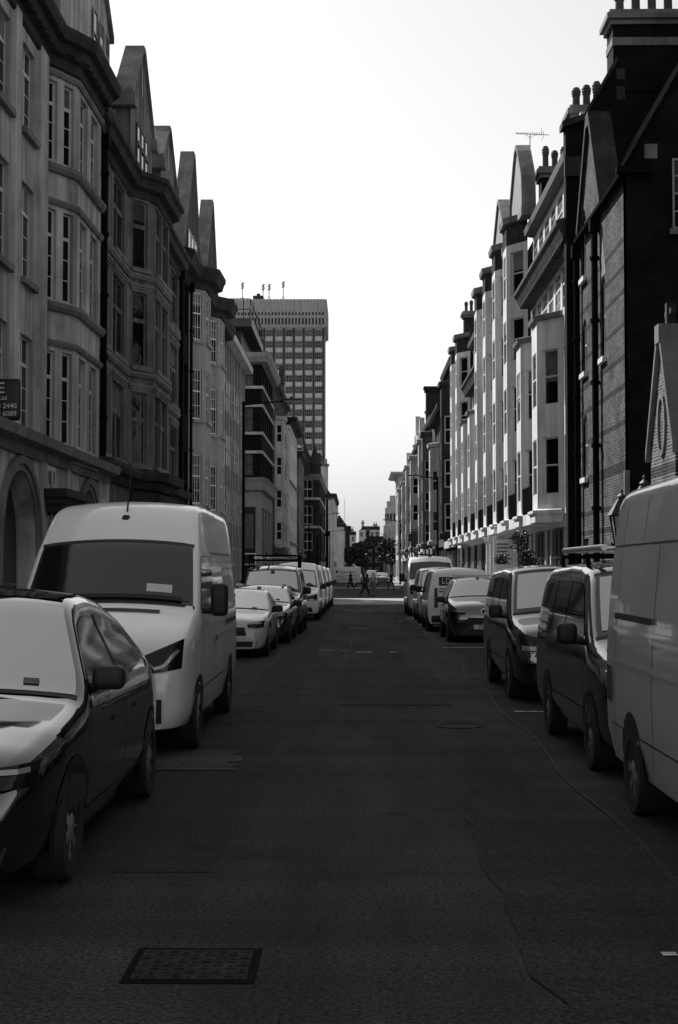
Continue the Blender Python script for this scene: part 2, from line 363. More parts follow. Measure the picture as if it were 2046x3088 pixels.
def window(parent, fr, a, z, w, h, style='stone', depth=.2, fm='sash paint', gm='window glass', sill=None, sillw=.08):
    fmsh, pmsh = window_meshes(style, w, h, fm, gm)
    o = link('window', fmsh, parent, fr.mat(a, -depth + .06, z))
    link('pane', pmsh, o)
    if WR.random() < .24 and h > 1.2:
        k = (round(w, 2), round(h, 2), WR.choice((.28, .42, .58))); t = WR.choice(('blind pale', 'curtain', 'blind dark'))
        if (k, t) not in BC:
            bb = MB(); bb.quad((.05, .044, h * (1 - k[2])), (w - .05, .044, h * (1 - k[2])), (w - .05, .044, h - .05), (.05, .044, h - .05)); BC[(k, t)] = bb.mesh('blind', t)
        link('blind', BC[(k, t)], o)
    if sill:
        key = (round(w, 2), sill, sillw, depth)
        if key not in SC:
            s = MB(); s.box(-.1, w + .1, -depth + .06 - sillw - .06, .0, -.16, -.004); SC[key] = s.mesh('sill', sill)
        link('sill', SC[key], o)
    return o
FW = {}
def far_window(parent, fr, a, z, w, h, fm='sash paint', gm='window glass', depth=.15, bars=1):
    key = (round(w, 2), round(h, 2), fm, gm, bars)
    if key not in FW:
        f = MB(); t = .09
        f.box(0, t, .01, .05, 0, h); f.box(w - t, w, .01, .05, 0, h); f.box(t, w - t, .01, .05, 0, t); f.box(t, w - t, .01, .05, h - t, h)
        f.box(t, w - t, .005, .05, h * .5 - .05, h * .5 + .05)
        if bars: f.box(w / 2 - .03, w / 2 + .03, .02, .05, t, h - t)
        f.cur = 1; f.quad((0.02, .04, 0.02), (w - .02, .04, .02), (w - .02, .04, h - .02), (.02, .04, h - .02))
        FW[key] = f.mesh('window', [fm, gm])
    return link('window', FW[key], parent, fr.mat(a, -depth + .06, z))
def sweep(mb, path, prof):
    """closed profile of (b,z) carried along a plan polyline (outward to the right of travel) with mitres"""
    P = [Vector((p[0], p[1])) for p in path]; offs = []
    for i, p in enumerate(P):
        ns = []
        if i > 0: d = (p - P[i - 1]).normalized(); ns.append(Vector((d.y, -d.x)))
        if i < len(P) - 1: d = (P[i + 1] - p).normalized(); ns.append(Vector((d.y, -d.x)))
        if len(ns) == 1: offs.append(ns[0])
        else:
            m = (ns[0] + ns[1]).normalized(); offs.append(m / max(.35, m.dot(ns[0])))
    n = len(prof); pts = []
    for p, o in zip(P, offs):
        for b, z in prof: q = p + o * b; pts.append((q.x, q.y, z))
    fs = [(i * n + k, (i + 1) * n + k, (i + 1) * n + (k + 1) % n, i * n + (k + 1) % n) for i in range(len(P) - 1) for k in range(n)]
    fs += [list(range(n)), [(len(P) - 1) * n + k for k in range(n - 1, -1, -1)]]
    mb.add(pts, fs)
def dentils(mb, path, z0, z1, b0, b1, step=.55, wd=.22):
    for p, q in zip(path[:-1], path[1:]):
        fr = Fr(p, q); k = int(fr.L / step)
        for i in range(k): a = (i + .5) * fr.L / k - wd / 2; mb.fbox(fr, a, a + wd, b0, b1, z0, z1)
def pipe(parent, x, y, z0, z1, r=.06, name='downpipe', mat='black iron'):
    m = MB(); m.tube((x, y, z0), (x, y, z1), r, n=8)
    z = z0 + 1.6
    while z < z1: m.tube((x, y, z), (x, y, z + .12), r * 1.45, n=8); z += 1.9
    m.box(x - .15, x + .15, y - .15, y + .15, z1 - .02, z1 + .38)
    return m.build(name, mat, parent, smooth=True)
def chimney(parent, x0, x1, y0, y1, z0, z1, pots, mat='sooty brick', band=None, pot_h=.8, pot_r=.14):
    m = MB(); m.box(x0, x1, y0, y1, z0, z1 - .5)
    ch = m.build('chimney', mat, parent)
    c = MB(); c.box(x0 - .1, x1 + .1, y0 - .1, y1 + .1, z1 - .5, z1 - .33); c.box(x0 - .22, x1 + .22, y0 - .22, y1 + .22, z1 - .33, z1 - .14); c.box(x0 - .12, x1 + .12, y0 - .12, y1 + .12, z1 - .14, z1)
    c.build('chimney_cap', 'coping stone', ch)
    if band: b = MB(); b.box(x0 - .03, x1 + .03, y0 - .03, y1 + .03, band[0], band[1]); b.build('stone_band', 'coping stone', ch)
    for (px, py) in pots:
        h = pot_h * random.uniform(.85, 1.2)
        q = MB(); q.lathe((px, py, z1 - .004), [(pot_r * 1.1, 0), (pot_r * 1.1, .08), (pot_r * .9, .1), (pot_r * .85, h * .6), (pot_r * 1.05, h * .64), (pot_r * .95, h * .7), (pot_r * 1.15, h * .74), (pot_r * 1.0, h * .8), (pot_r * 1.15, h * .84), (pot_r * 1.0, h * .9), (pot_r * .7, h)], n=10)
        q.build('chimney_pot', 'terracotta', ch, smooth=True)
    return ch

# ================================================================== SETTING
def sheet(name, x0, x1, y0, y1, z, mat):
    m = MB(); m.quad((x0, y0, z), (x1, y0, z), (x1, y1, z), (x0, y1, z)); return structure(m.build(name, mat))
sheet('ground', -1500, 1500, -300, 2600, -.03, 'asphalt patch')
sheet('road', -60, 60, -40, 420, 0, 'asphalt')
KL, KR = -4.35, 4.55
def pavement(name, pts_y, xk, xw):
    m = MB(); k = MB()
    for (y0, y1) in pts_y:
        s = 1 if xw > xk else -1
        xa, xb = sorted((xk + s * .15, xw)); m.box(xa, xb, y0, y1, -.02, .12)
        xa, xb = sorted((xk, xk + s * .148)); k.box(xa, xb, y0, y1, -.02, .125)
    structure(m.build(name, 'paving')); structure(k.build(name.replace('pavement', 'kerb'), 'kerb stone'))
pavement('pavement_left', [(-20, 101.8), (120.5, 330)], KL, -13)
pavement('pavement_right', [(-20, 140), (150, 330)], KR, 14)
# raised table crossing of pale paving, and its chamfered ramps
m = MB(); m.quad((-4.3, 78, .004), (4.5, 78, .004), (4.5, 80, .05), (-4.3, 80, .05)); m.quad((-4.3, 80, .05), (4.5, 80, .05), (4.5, 92, .05), (-4.3, 92, .05)); m.quad((-4.3, 92, .05), (4.5, 92, .05), (4.5, 94, .004), (-4.3, 94, .004))
structure(m.build('raised_crossing', 'table paving'))
sheet('far_crossing', -4.3, 4.5, 144, 153, .004, 'table paving')
# repaired strips of road surface and worn paint
for i, (x0, x1, y0, y1, mt) in enumerate([(2.0, 4.5, 36, 60, 'pale asphalt'), (-1.6, -.9, 9, 70, 'asphalt patch'), (-4.2, 4.4, 44.5, 45.4, 'asphalt patch'), (-.2, 1.4, 20, 27.5, 'asphalt patch'), (.9, 2.3, 5, 11, 'asphalt patch'), (-2.0, 4.4, 62, 63, 'asphalt patch'), (-3.2, -1.2, 13.5, 15, 'pale asphalt')]):
    mb = MB(); n = 14
    L = [(x0 + random.uniform(-.1, .1), y0 + (y1 - y0) * k / n) for k in range(n + 1)]; Rr = [(x1 + random.uniform(-.1, .1), y0 + (y1 - y0) * k / n) for k in range(n + 1)]
    for k in range(n): zz = .003 + .0012 * i; mb.quad((L[k][0], L[k][1], zz), (Rr[k][0], Rr[k][1], zz), (Rr[k + 1][0], Rr[k + 1][1], zz), (L[k + 1][0], L[k + 1][1], zz))
    structure(mb.build('road_repair', mt))
mb = MB()
def dash(x0, x1, y0, y1, z=.016):
    k = max(2, int(max(x1 - x0, y1 - y0) / .16)); lx = x1 - x0 > y1 - y0
    for i in range(k):
        if random.random() < .22: continue
        if lx: a, b = x0 + (x1 - x0) * i / k, x0 + (x1 - x0) * (i + .92) / k; mb.quad((a, y0 + random.uniform(-.01, .02), z), (b, y0 + random.uniform(-.01, .02), z), (b, y1, z), (a, y1, z))
        else: a, b = y0 + (y1 - y0) * i / k, y0 + (y1 - y0) * (i + .92) / k; mb.quad((x0, a, z), (x1, a, z), (x1, b, z), (x0, b, z))
dash(0, .95, 32.6, 32.75); dash(-.85, -.2, 33.4, 33.5); dash(2.1, 4.4, 34.6, 34.75); dash(2.1, 4.4, 43.0, 43.1); dash(-3.6, -2.0, 24, 24.1); dash(2.15, 2.25, 49, 56); dash(1.2, 2.4, 52, 52.1)
dash(2.1, 4.4, 19.0, 19.1); dash(1.98, 2.08, 6.3, 6.9); dash(1.42, 1.58, 7.06, 7.12); dash(-.4, .4, 45.8, 45.9); dash(-.6, 1.6, 66.5, 66.65)
structure(mb.build('road_marking', 'road paint'))
mb = MB(); mb.quad((.3, 83, .056), (.95, 83, .056), (.95, 87, .056), (.3, 87, .056)); mb.quad((-.1, 83, .056), (.62, 80.6, .056), (1.35, 83, .056)); structure(mb.build('road_arrow', 'road paint'))
for x0, y0, x1, y1 in ((1.9, 6.5, 2.05, 30), (-.2, 30, .1, 60), (-3.5, 27.6, 4.2, 28.0), (-1.7, 20, 1.3, 20.3), (-1.3, 40, 2.0, 40.3)):
    mb = MB(); k = max(8, int(math.hypot(x1 - x0, y1 - y0) / .5)); ph = random.uniform(0, 6); P = [(x0 + (x1 - x0) * i / k + .05 * math.sin(i * .5 + ph) + random.gauss(0, .006), y0 + (y1 - y0) * i / k + random.gauss(0, .006)) for i in range(k + 1)]
    dx, dy = (.012, 0) if abs(y1 - y0) > abs(x1 - x0) else (0, .02)
    for a, b in zip(P[:-1], P[1:]): mb.quad((a[0] - dx, a[1] - dy, .0125), (a[0] + dx, a[1] + dy, .0125), (b[0] + dx, b[1] + dy, .0125), (b[0] - dx, b[1] - dy, .0125))
    structure(mb.build('tar_seam', 'arch tar'))
for k, (x, y, lab) in enumerate(((1.25, 17.4, 'small round iron cover set in the road between the near vans'), (-.5, 37.5, 'small round iron cover in the middle of the road beyond the silver saloon'))):
    t = thing('utility_cover', lab, 'manhole cover', (x, y, 0)); m = MB(); m.lathe((0, 0, -.01), [(.3, 0), (.3, .019), (.25, .019), (.25, .013), (.02, .013)], 20); m.build('lid', 'worn iron', t)
# manhole cover with raised tread
t = thing('manhole_cover', 'rectangular iron manhole cover with raised tread set in the road in the foreground', 'manhole cover', (-.78, 6.9, 0))
m = MB(); m.box(-.31, .31, -.3, .3, -.01, .006); m.build('frame', 'black iron', t)
m = MB(); m.box(-.27, .27, -.25, .25, .007, .010)
for i in range(9):
    for j in range(8):
        x, y = -.24 + i * .06, -.21 + j * .06
        if (i + j) % 2: m.box(x - .022, x + .022, y - .007, y + .007, .010, .016)
        else: m.box(x - .007, x + .007, y - .022, y + .022, .010, .016)
m.build('cover', 'worn iron', t)

# ================================================================== LEFT SIDE
# ---- near stone mansion block with a curved bay
B = thing('mansion_block', 'pale stone mansion block nearest on the left, with a curved bay and dentilled cornice', 'building', (-8, 20, 0), group='mansion blocks along the left pavement')
def loc(o, root):
    """children are modelled in world coordinates: keep them there"""
    for c in o: pass
def rebase(root):
    for c in root.children: c.matrix_parent_inverse = root.matrix_basis.inverted()
path = [(-18, 4), (-8, 4), (-8, 36.2), (-7.72, 36.7), (-7.42, 37.3), (-7.38, 40.6), (-8, 41.5), (-8, 43.2), (-18, 43.2)]
ROW1 = [(5.17, 7.56), (8.9, 11.25), (12.52, 14.63)]
w1 = MB()
segs = [Fr(path[i], path[i + 1]) for i in range(len(path) - 1)]
flat = segs[1]; cols = [(q - 4, q - 4 + 1.25) for q in (11.3, 13.9, 16.5, 19.1, 21.7, 24.3, 26.2, 28.6, 31.1, 33.6)]
wall(w1, segs[0], 4.7, 15.4)
wall(w1, flat, 4.7, 15.4, [(a, b, z0, z1) for a, b in cols for z0, z1 in ROW1], .15)
wall(w1, segs[2], 4.7, 15.4, [(.08, .42, z0, z1) for z0, z1 in ROW1], .14)
wall(w1, segs[3], 4.7, 15.4, [(.12, .54, z0, z1) for z0, z1 in ROW1], .14)
wall(w1, segs[4], 4.7, 15.4, [(a, a + .9, z0, z1) for a in (.45, 1.9) for z0, z1 in ROW1], .14)
for k in (5, 6, 7): wall(w1, segs[k], 4.7, 15.4)
w1.build('wall', 'pale stone', B)
for z0, z1 in ROW1:
    for a, b in cols[-4:]: window(B, flat, a, z0, 1.25, z1 - z0, 'casement', .15, sill='coping stone')
    window(B, segs[2], .08, z0, .34, z1 - z0, 'casement', .14); window(B, segs[3], .12, z0, .42, z1 - z0, 'casement', .14)
    for a in (.45, 1.9): window(B, segs[4], a, z0, .9, z1 - z0, 'casement', .14)
for f_, a, wd_ in [(flat, a, .55) for a in (22.9, 26.2, 28.6)] + [(flat, 31.2, .9), (segs[6], .2, .7)]:
    pl = MB(); pl.fbox(f_, a, a + wd_, 0, .09, 4.8, 15.1); pl.build('pilaster', 'pale stone', B)
sb = MB()   # sill bands round the bay
for z0, z1 in ROW1[1:]: sweep(sb, path[2:6] + [path[6]], [(0, z0 - .32), (.1, z0 - .3), (.16, z0 - .2), (.16, z0 - .1), (0, z0 - .04)])
for z0, z1 in ROW1: sweep(sb, path[2:6] + [path[6]], [(0, z1 + .12), (.06, z1 + .12), (.1, z1 + .2), (.1, z1 + .26), (0, z1 + .3)])
sb.build('sill_band', 'coping stone', B)
c = MB(); cp = path[1:8]
sweep(c, cp, [(0, 14.95), (.08, 15.0), (.1, 15.25), (.3, 15.35), (.34, 15.55), (.5, 15.6), (.56, 15.8), (.56, 15.92), (0, 16.1)]); dentils(c, cp, 15.27, 15.52, .1, .3, .5, .24)
c.build('cornice', 'old cornice', B)
g = MB(); gf = Fr((-7.62, 4), (-7.62, 43.2))   # ground storey stands forward
AR = [(26.3, 29.7, .3, 4.15)]; GO = [(30.7, 31.6, 1.0, 4.35), (34.9, 37.4, .3, 4.15), (38.0, 38.7, 1.5, 3.9)]
wall(g, gf, 0, 4.9, AR + GO[1:2], .5, arch=1.0); 
g2 = MB(); wall(g2, gf, 0, 4.9, [], .3)
g.build('ground_storey', 'pale stone', B)
for a0, a1, z0, z1 in AR + GO[1:2]:
    d = MB(); d.fbox(gf, a0, a1, -.52, -.45, z0, z1); d.fbox(gf, (a0 + a1) / 2 - .04, (a0 + a1) / 2 + .04, -.45, -.4, z0, z1); d.build('door', 'black shop', B)
    am, hw = (a0 + a1) / 2, (a1 - a0) / 2; r = MB(); zs = z1 - hw
    for r0, r1, b in ((hw, hw + .16, .06), (hw + .16, hw + .34, .12)):
        n = 14; P = []
        for k in range(n): 
            q0, q1 = math.pi * k / n, math.pi * (k + 1) / n
            r.fprism(gf, [(am + r0 * math.cos(q0), zs + r0 * math.sin(q0)), (am + r1 * math.cos(q0), zs + r1 * math.sin(q0)), (am + r1 * math.cos(q1), zs + r1 * math.sin(q1)), (am + r0 * math.cos(q1), zs + r0 * math.sin(q1))], 0, b)
        for s in (-1, 1): a = sorted((am + s * r0, am + s * r1)); r.fbox(gf, a[0], a[1], 0, b, .3, zs)
    r.build('arch_moulding', 'coping stone', B)
for a0, a1, z0, z1 in (GO[0], GO[2]):
    q = MB(); q.fbox(gf, a0 - .12, a1 + .12, 0, .05, z0 - .1, z1 + .12); q.cur = 1; q.fbox(gf, a0, a1, .05, .054, z0, z1); q.cur = 0; q.fbox(gf, (a0 + a1) / 2 - .03, (a0 + a1) / 2 + .03, .055, .08, z0, z1); q.build('window', ['sash paint', 'window glass'], B)
for a in (24.6, 30.05, 32.9, 37.55, 38.7):
    pl = MB(); pl.fbox(gf, a, a + .45, 0, .1, .2, 4.5); pl.build('pier', 'pale stone', B)
s = MB(); sweep(s, [(-7.62, 4), (-7.62, 43.2)], [(0, 4.5), (.1, 4.5), (.14, 4.72), (.42, 4.78), (.46, 5.0), (.3, 5.06), (-.4, 5.12)]); s.build('string_course', 'coping stone', B)
p = MB(); p.fbox(gf, 30.2, 33.0, 0, .55, 3.5, 3.66); p.fbox(gf, 30.1, 33.1, 0, .66, 3.66, 3.86); p.fbox(gf, 30.3, 32.9, 0, .5, 3.3, 3.5); p.build('porch_canopy', 'old cornice', B)
# attic: set back wall, gable over the bay, slate roof
at = MB(); af = Fr((-8.35, 4), (-8.35, 43.2)); wall(at, af, 16.0, 19.4, [(a - .1, a + 1.1, 16.6, 18.7) for a, b in cols[-4:]], .14); at.fbox(af, 0, 39.2, 0, .2, 19.1, 19.4); at.build('attic_wall', 'pale stone', B)
for a, b in cols[-4:]: window(B, af, a - .1, 16.6, 1.2, 2.1, 'stone', .12, fm='grey paint')
gg = MB(); gfm = Fr((-7.6, 35.9), (-7.6, 43.2)); gg.fprism(gfm, [(0, 16.2), (7.3, 16.2), (7.3, 18.3), (4.0, 20.9), (3.3, 20.9), (0, 18.3)], -.6, 0); gg.build('gable', 'pale stone', B)
gc = MB()
for s_, e_ in (((-.12, 18.15), (3.3, 20.95)), ((4.0, 20.95), (7.42, 18.15))): gc.fprism(gfm, [s_, e_, (e_[0], e_[1] + .22), (s_[0], s_[1] + .22)], -.68, .12)
gc.fprism(gfm, [(3.28, 20.95), (4.02, 20.95), (4.02, 21.3), (3.28, 21.3)], -.68, .12); gc.fbox(gfm, -.3, .3, -.7, .2, 17.75, 18.15); gc.build('gable_coping', 'coping stone', B)
for a in (4.3, 5.3, 6.2): window(B, gfm, a, 16.6, .7, 1.5, 'plain', -.03, fm='pale stone')
rf = MB(); rf.add([(-8.6, 4, 19.4), (-8.6, 43.2, 19.4), (-11, 43.2, 22.0), (-11, 4, 22.0), (-18, 4, 22), (-18, 43.2, 22), (-18, 4, 16), (-18, 43.2, 16), (-8.6, 43.2, 16), (-8.6, 4, 16)], [(0, 1, 2, 3), (3, 2, 5, 4), (1, 8, 7, 5, 2), (0, 3, 4, 6, 9)]); rf.build('roof', 'slate', B)

# ---- second mansion block, canted bay, two gables
def mansion2():
    B = thing('mansion_block', 'grey stone mansion block with canted bay and two steep gables beyond the black downpipe', 'building', (-8, 43.2, 0), group='mansion blocks along the left pavement')
    path = [(-8, 43.24), (-8, 49.4), (-7.25, 50.5), (-7.2, 54.3), (-8, 55.4), (-8, 63.7)]
    S = [Fr(path[i], path[i + 1]) for i in range(5)]; ROW = [(5.6, 8.13), (9.07, 11.68), (12.55, 14.95)]
    O = [[(.8, 2.25), (3.2, 5.4)], [(.25, 1.0)], [(.35, 1.75), (2.0, 3.4)], [], [(.9, 3.0), (5.4, 7.7)]]
    w = MB()
    for s, o in zip(S, O): wall(w, s, 4.6, 15.4, [(a, b, z0, z1) for a, b in o for z0, z1 in ROW], .13)
    w.build('wall', 'grey stone', B)
    for s, o in zip(S, O):
        for a, b in o:
            for z0, z1 in ROW: window(B, s, a, z0, b - a, z1 - z0, 'stone', .13, fm='grey stone')
    for s, o in zip(S, O):
        for a, b in o:
            for z0, z1 in ROW:
                h = MB()
                for k, (q, zz) in enumerate(((.1, .03), (.16, .12), (.22, .21))): h.fbox(s, max(.01, a - q), min(s.L - .01, b + q), 0, .04 + .035 * k, z1 + zz + .002, z1 + zz + .09)
                h.build('window_hood', 'coping stone', B); h = MB(); h.fbox(s, max(.01, a - .14), min(s.L - .01, b + .14), 0, .14, z0 - .16, z0); h.build('window_sill', 'coping stone', B)
    b = MB()
    for z0, z1 in ROW[1:]: sweep(b, path, [(0, z0 - .42), (.08, z0 - .4), (.14, z0 - .3), (.14, z0 - .2), (0, z0 - .17)])
    b.build('sill_band', 'coping stone', B)
    c = MB(); sweep(c, path, [(0, 15.0), (.1, 15.05), (.14, 15.3), (.38, 15.36), (.44, 15.62), (.55, 15.7), (.55, 15.86), (0, 16.05)]); c.build('cornice', 'old cornice', B)
    bal = MB(); sweep(bal, path, [(0, 4.7), (.2, 4.72), (.3, 4.95), (.55, 5.02), (.6, 5.2), (.6, 5.32), (0, 5.4)])
    sweep(bal, path[1:5], [(0, 3.6), (.1, 3.9), (.3, 4.5), (0, 4.7)]); bal.build('balcony_ledge', 'old cornice', B)
    g = MB(); gf = Fr((-7.95, 43.24), (-7.95, 63.7)); GO = [(1.0, 2.6, .2, 4.1), (4.3, 5.7, .8, 4.0), (8.0, 9.6, .2, 4.2), (11, 12.6, .2, 4.2), (14.5, 16.2, .8, 4), (17.6, 19.4, .8, 4)]
    wall(g, gf, 0, 4.75, GO, .35, arch=.9); g.build('ground_storey', 'grey stone', B)
    for o in GO: q = MB(); q.fbox(gf, o[0], o[1], -.38, -.33, o[2], o[3]); q.fbox(gf, o[0] + .5, o[0] + .58, -.33, -.28, o[2], o[3]); q.build('door', 'black shop', B)
    fr = Fr((-8.3, 43.2), (-8.3, 63.7))
    for a0, half in ((8.4, 2.75), (16.55, 2.3)):
        am = a0 + half; q = MB(); zt = 21.9 if half > 2.5 else 21.2
        q.fprism(fr, [(a0, 16.0), (a0 + 2 * half, 16.0), (a0 + 2 * half, 19.5), (am + .25, zt), (am - .25, zt), (a0, 19.5)], -.55, 0); gb = q.build('gable', 'grey stone', B)
        q = MB()
        for s_, e_ in (((a0 - .1, 19.35), (am - .25, zt)), ((am + .25, zt), (a0 + 2 * half + .1, 19.35))): q.fprism(fr, [s_, e_, (e_[0], e_[1] + .22), (s_[0], s_[1] + .22)], -.62, .12)
        q.fbox(fr, am - .27, am + .27, -.62, .12, zt, zt + .24); q.fbox(fr, a0 - .35, a0 + .2, -.7, .22, 18.9, 19.35); q.fbox(fr, a0 + 2 * half - .2, a0 + 2 * half + .35, -.7, .22, 18.9, 19.35); q.build('coping', 'coping stone', gb)
        for k in range(3): window(B, fr, a0 + half - 1.45 + k * 1.0, 16.7, .85, 2.1, 'stone', -.03, fm='grey stone')
        v = MB(); v.fbox(fr, am - .09, am + .09, .001, .02, zt - 1.7, zt - .6); v.build('vent_slit', 'black shop', gb)
    r = MB(); r.add([(-8.5, 43.2, 16.0), (-8.5, 63.7, 16.0), (-9.7, 63.7, 20.6), (-9.7, 43.2, 20.6), (-18, 63.7, 21), (-18, 43.2, 21), (-18, 43.2, 14), (-8.5, 43.2, 14), (-18, 63.7, 14), (-8.5, 63.7, 14)], [(0, 1, 2, 3), (3, 2, 4, 5), (7, 0, 3, 5, 6), (9, 8, 4, 2, 1)]); rf = r.build('roof', 'tile', B)
    q = MB(); q.box(-9.9, -9.5, 43.3, 63.6, 20.55, 20.85); q.build('ridge', 'lead', rf)
    # carved panel
    q = MB(); f = S[0]
    for k in range(5):
        cx, cz = .95 + (k % 3) * .5, 8.38 + (k // 3) * .3
        for t in range(10): a, b_ = t * .63, (t + 1) * .63; q.tube(f.p(cx + .2 * math.cos(a), .04, cz + .14 * math.sin(a)), f.p(cx + .2 * math.cos(b_), .04, cz + .14 * math.sin(b_)), .035, n=5)
    for zz in (0, 3.48): 
        pass
    q.build('carved_panel', 'coping stone', B)
    pipe(B, -7.78, 43.5, 4.9, 15.0, .1); pipe(B, -7.85, 63.5, 0.2, 15.0, .08)
mansion2()

# ---- third block: dark brick with pale stucco bays and two spire gables
def mansion3():
    B = thing('mansion_block', 'dark brick mansion block with white sash windows in two pale canted bays under pointed gables', 'building', (-8, 63.7, 0), group='mansion blocks along the left pavement')
    path = [(-8, 63.74), (-8, 67.5), (-7.3, 68.4), (-7.25, 70.4), (-8, 71.3), (-8, 75.1), (-7.3, 76), (-7.25, 77.8), (-8, 78.7), (-8, 85.6)]
    S = [Fr(path[i], path[i + 1]) for i in range(9)]; ROW = [(1.2, 3.6), (5.04, 7.43), (9.11, 11.54), (12.94, 15.24)]
    O = [[(.45, 1.45), (2.0, 3.2)], [(.3, .9)], [(.3, 1.7)], [], [(.6, 1.6), (2.3, 3.3)], [(.3, .9)], [(.25, 1.55)], [], [(.8, 2), (3, 4.2), (5.2, 6.3)]]
    d = MB(); s_ = MB()
    for k, (s, o) in enumerate(zip(S, O)): wall(s_ if k in (1, 2, 3, 5, 6, 7) else d, s, 0, 15.7, [(a, b, z0, z1) for a, b in o for z0, z1 in ROW], .12 if k in (1, 2, 5, 6) else .2)
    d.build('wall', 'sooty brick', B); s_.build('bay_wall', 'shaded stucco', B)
    for k, (s, o) in enumerate(zip(S, O)):
        for a, b in o:
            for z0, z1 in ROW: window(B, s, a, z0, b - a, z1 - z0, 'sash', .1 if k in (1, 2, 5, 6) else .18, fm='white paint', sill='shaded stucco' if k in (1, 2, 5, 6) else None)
    c = MB(); sweep(c, path, [(0, 15.4), (.1, 15.45), (.15, 15.7), (.55, 15.78), (.65, 16.1), (.72, 16.2), (.72, 16.4), (0, 16.6)]); c.build('cornice', 'old cornice', B)
    fr = Fr((-8.3, 63.7), (-8.3, 85.6))
    for a0 in (3.3, 12.7):
        q = MB(); am = a0 + 4.3; P = [(a0, 16.3), (a0 + 8.6, 16.3), (a0 + 7.6, 18.0), (am + .5, 22.8), (am - .1, 22.8), (a0 + .8, 18.0)]
        q.fprism(fr, P, -.5, 0); gb = q.build('gable', 'weathered stone', B)
        q = MB()
        for s0, e0 in ((P[0], P[5]), (P[5], P[4]), (P[3], P[2]), (P[2], P[1])): q.fprism(fr, [s0, e0, (e0[0], e0[1] + .3), (s0[0], s0[1] + .3)], -.6, .1)
        q.fbox(fr, am - .12, am + .52, -.6, .1, 22.8, 23.05); q.build('coping', 'coping stone', gb)
        for k in range(3): window(B, fr, am - 2 + k * 1.35, 16.7, 1.1, 2.0, 'plain', -.03, fm='sash paint')
    r = MB(); r.add([(-8.6, 63.7, 16.4), (-8.6, 85.6, 16.4), (-10.2, 85.6, 20.4), (-10.2, 63.7, 20.4), (-18, 85.6, 20.4), (-18, 63.7, 20.4), (-8.6, 85.6, 0), (-18, 85.6, 0)], [(0, 1, 2, 3), (3, 2, 4, 5), (6, 7, 4, 2, 1)]); r.build('roof', 'tile', B)
    pipe(B, -7.85, 67.3, .2, 15.2, .07); pipe(B, -7.85, 74.9, .2, 15.2, .07)
mansion3()

# ---- finned office
B = thing('office_building', 'pale office block faced with narrow vertical stone fins above the parked vans on the left', 'building', (-8, 85.6, 0))
f = Fr((-8, 85.64), (-8, 101.8)); w_ = MB(); O = [(.5 + 1.4 * k, 1.55 + 1.4 * k, z, z + 2.1) for k in range(11) for z in (1.2, 4.9, 8.3, 11.7)]
wall(w_, f, 0, 15.9, O, .06); wall(w_, Fr((-8, 101.8), (-24, 101.8)), 0, 15.9); w_.build('wall', 'weathered stone', B)
for o in O: far_window(B, f, o[0], o[2], 1.05, 2.1, 'grey paint', 'window glass', .06, 0)
w_ = MB()
for k in range(14): a = .12 + k * 1.16; w_.fbox(f, a, a + .15, 0, .022, .4, 15.85)
w_.build('fin_screen', 'white stone', B)
w_ = MB(); sweep(w_, [(-8, 85.7), (-8, 101.75)], [(0, 15.9), (.55, 15.95), (.6, 16.3), (0, 16.35)]); w_.build('cornice', 'white stone', B)
w_ = MB(); w_.box(-24, -8.02, 85.64, 101.78, 15.9, 16.2); w_.box(-20, -9.5, 87, 100, 16.2, 18.6); w_.build('roof', 'lead', B)

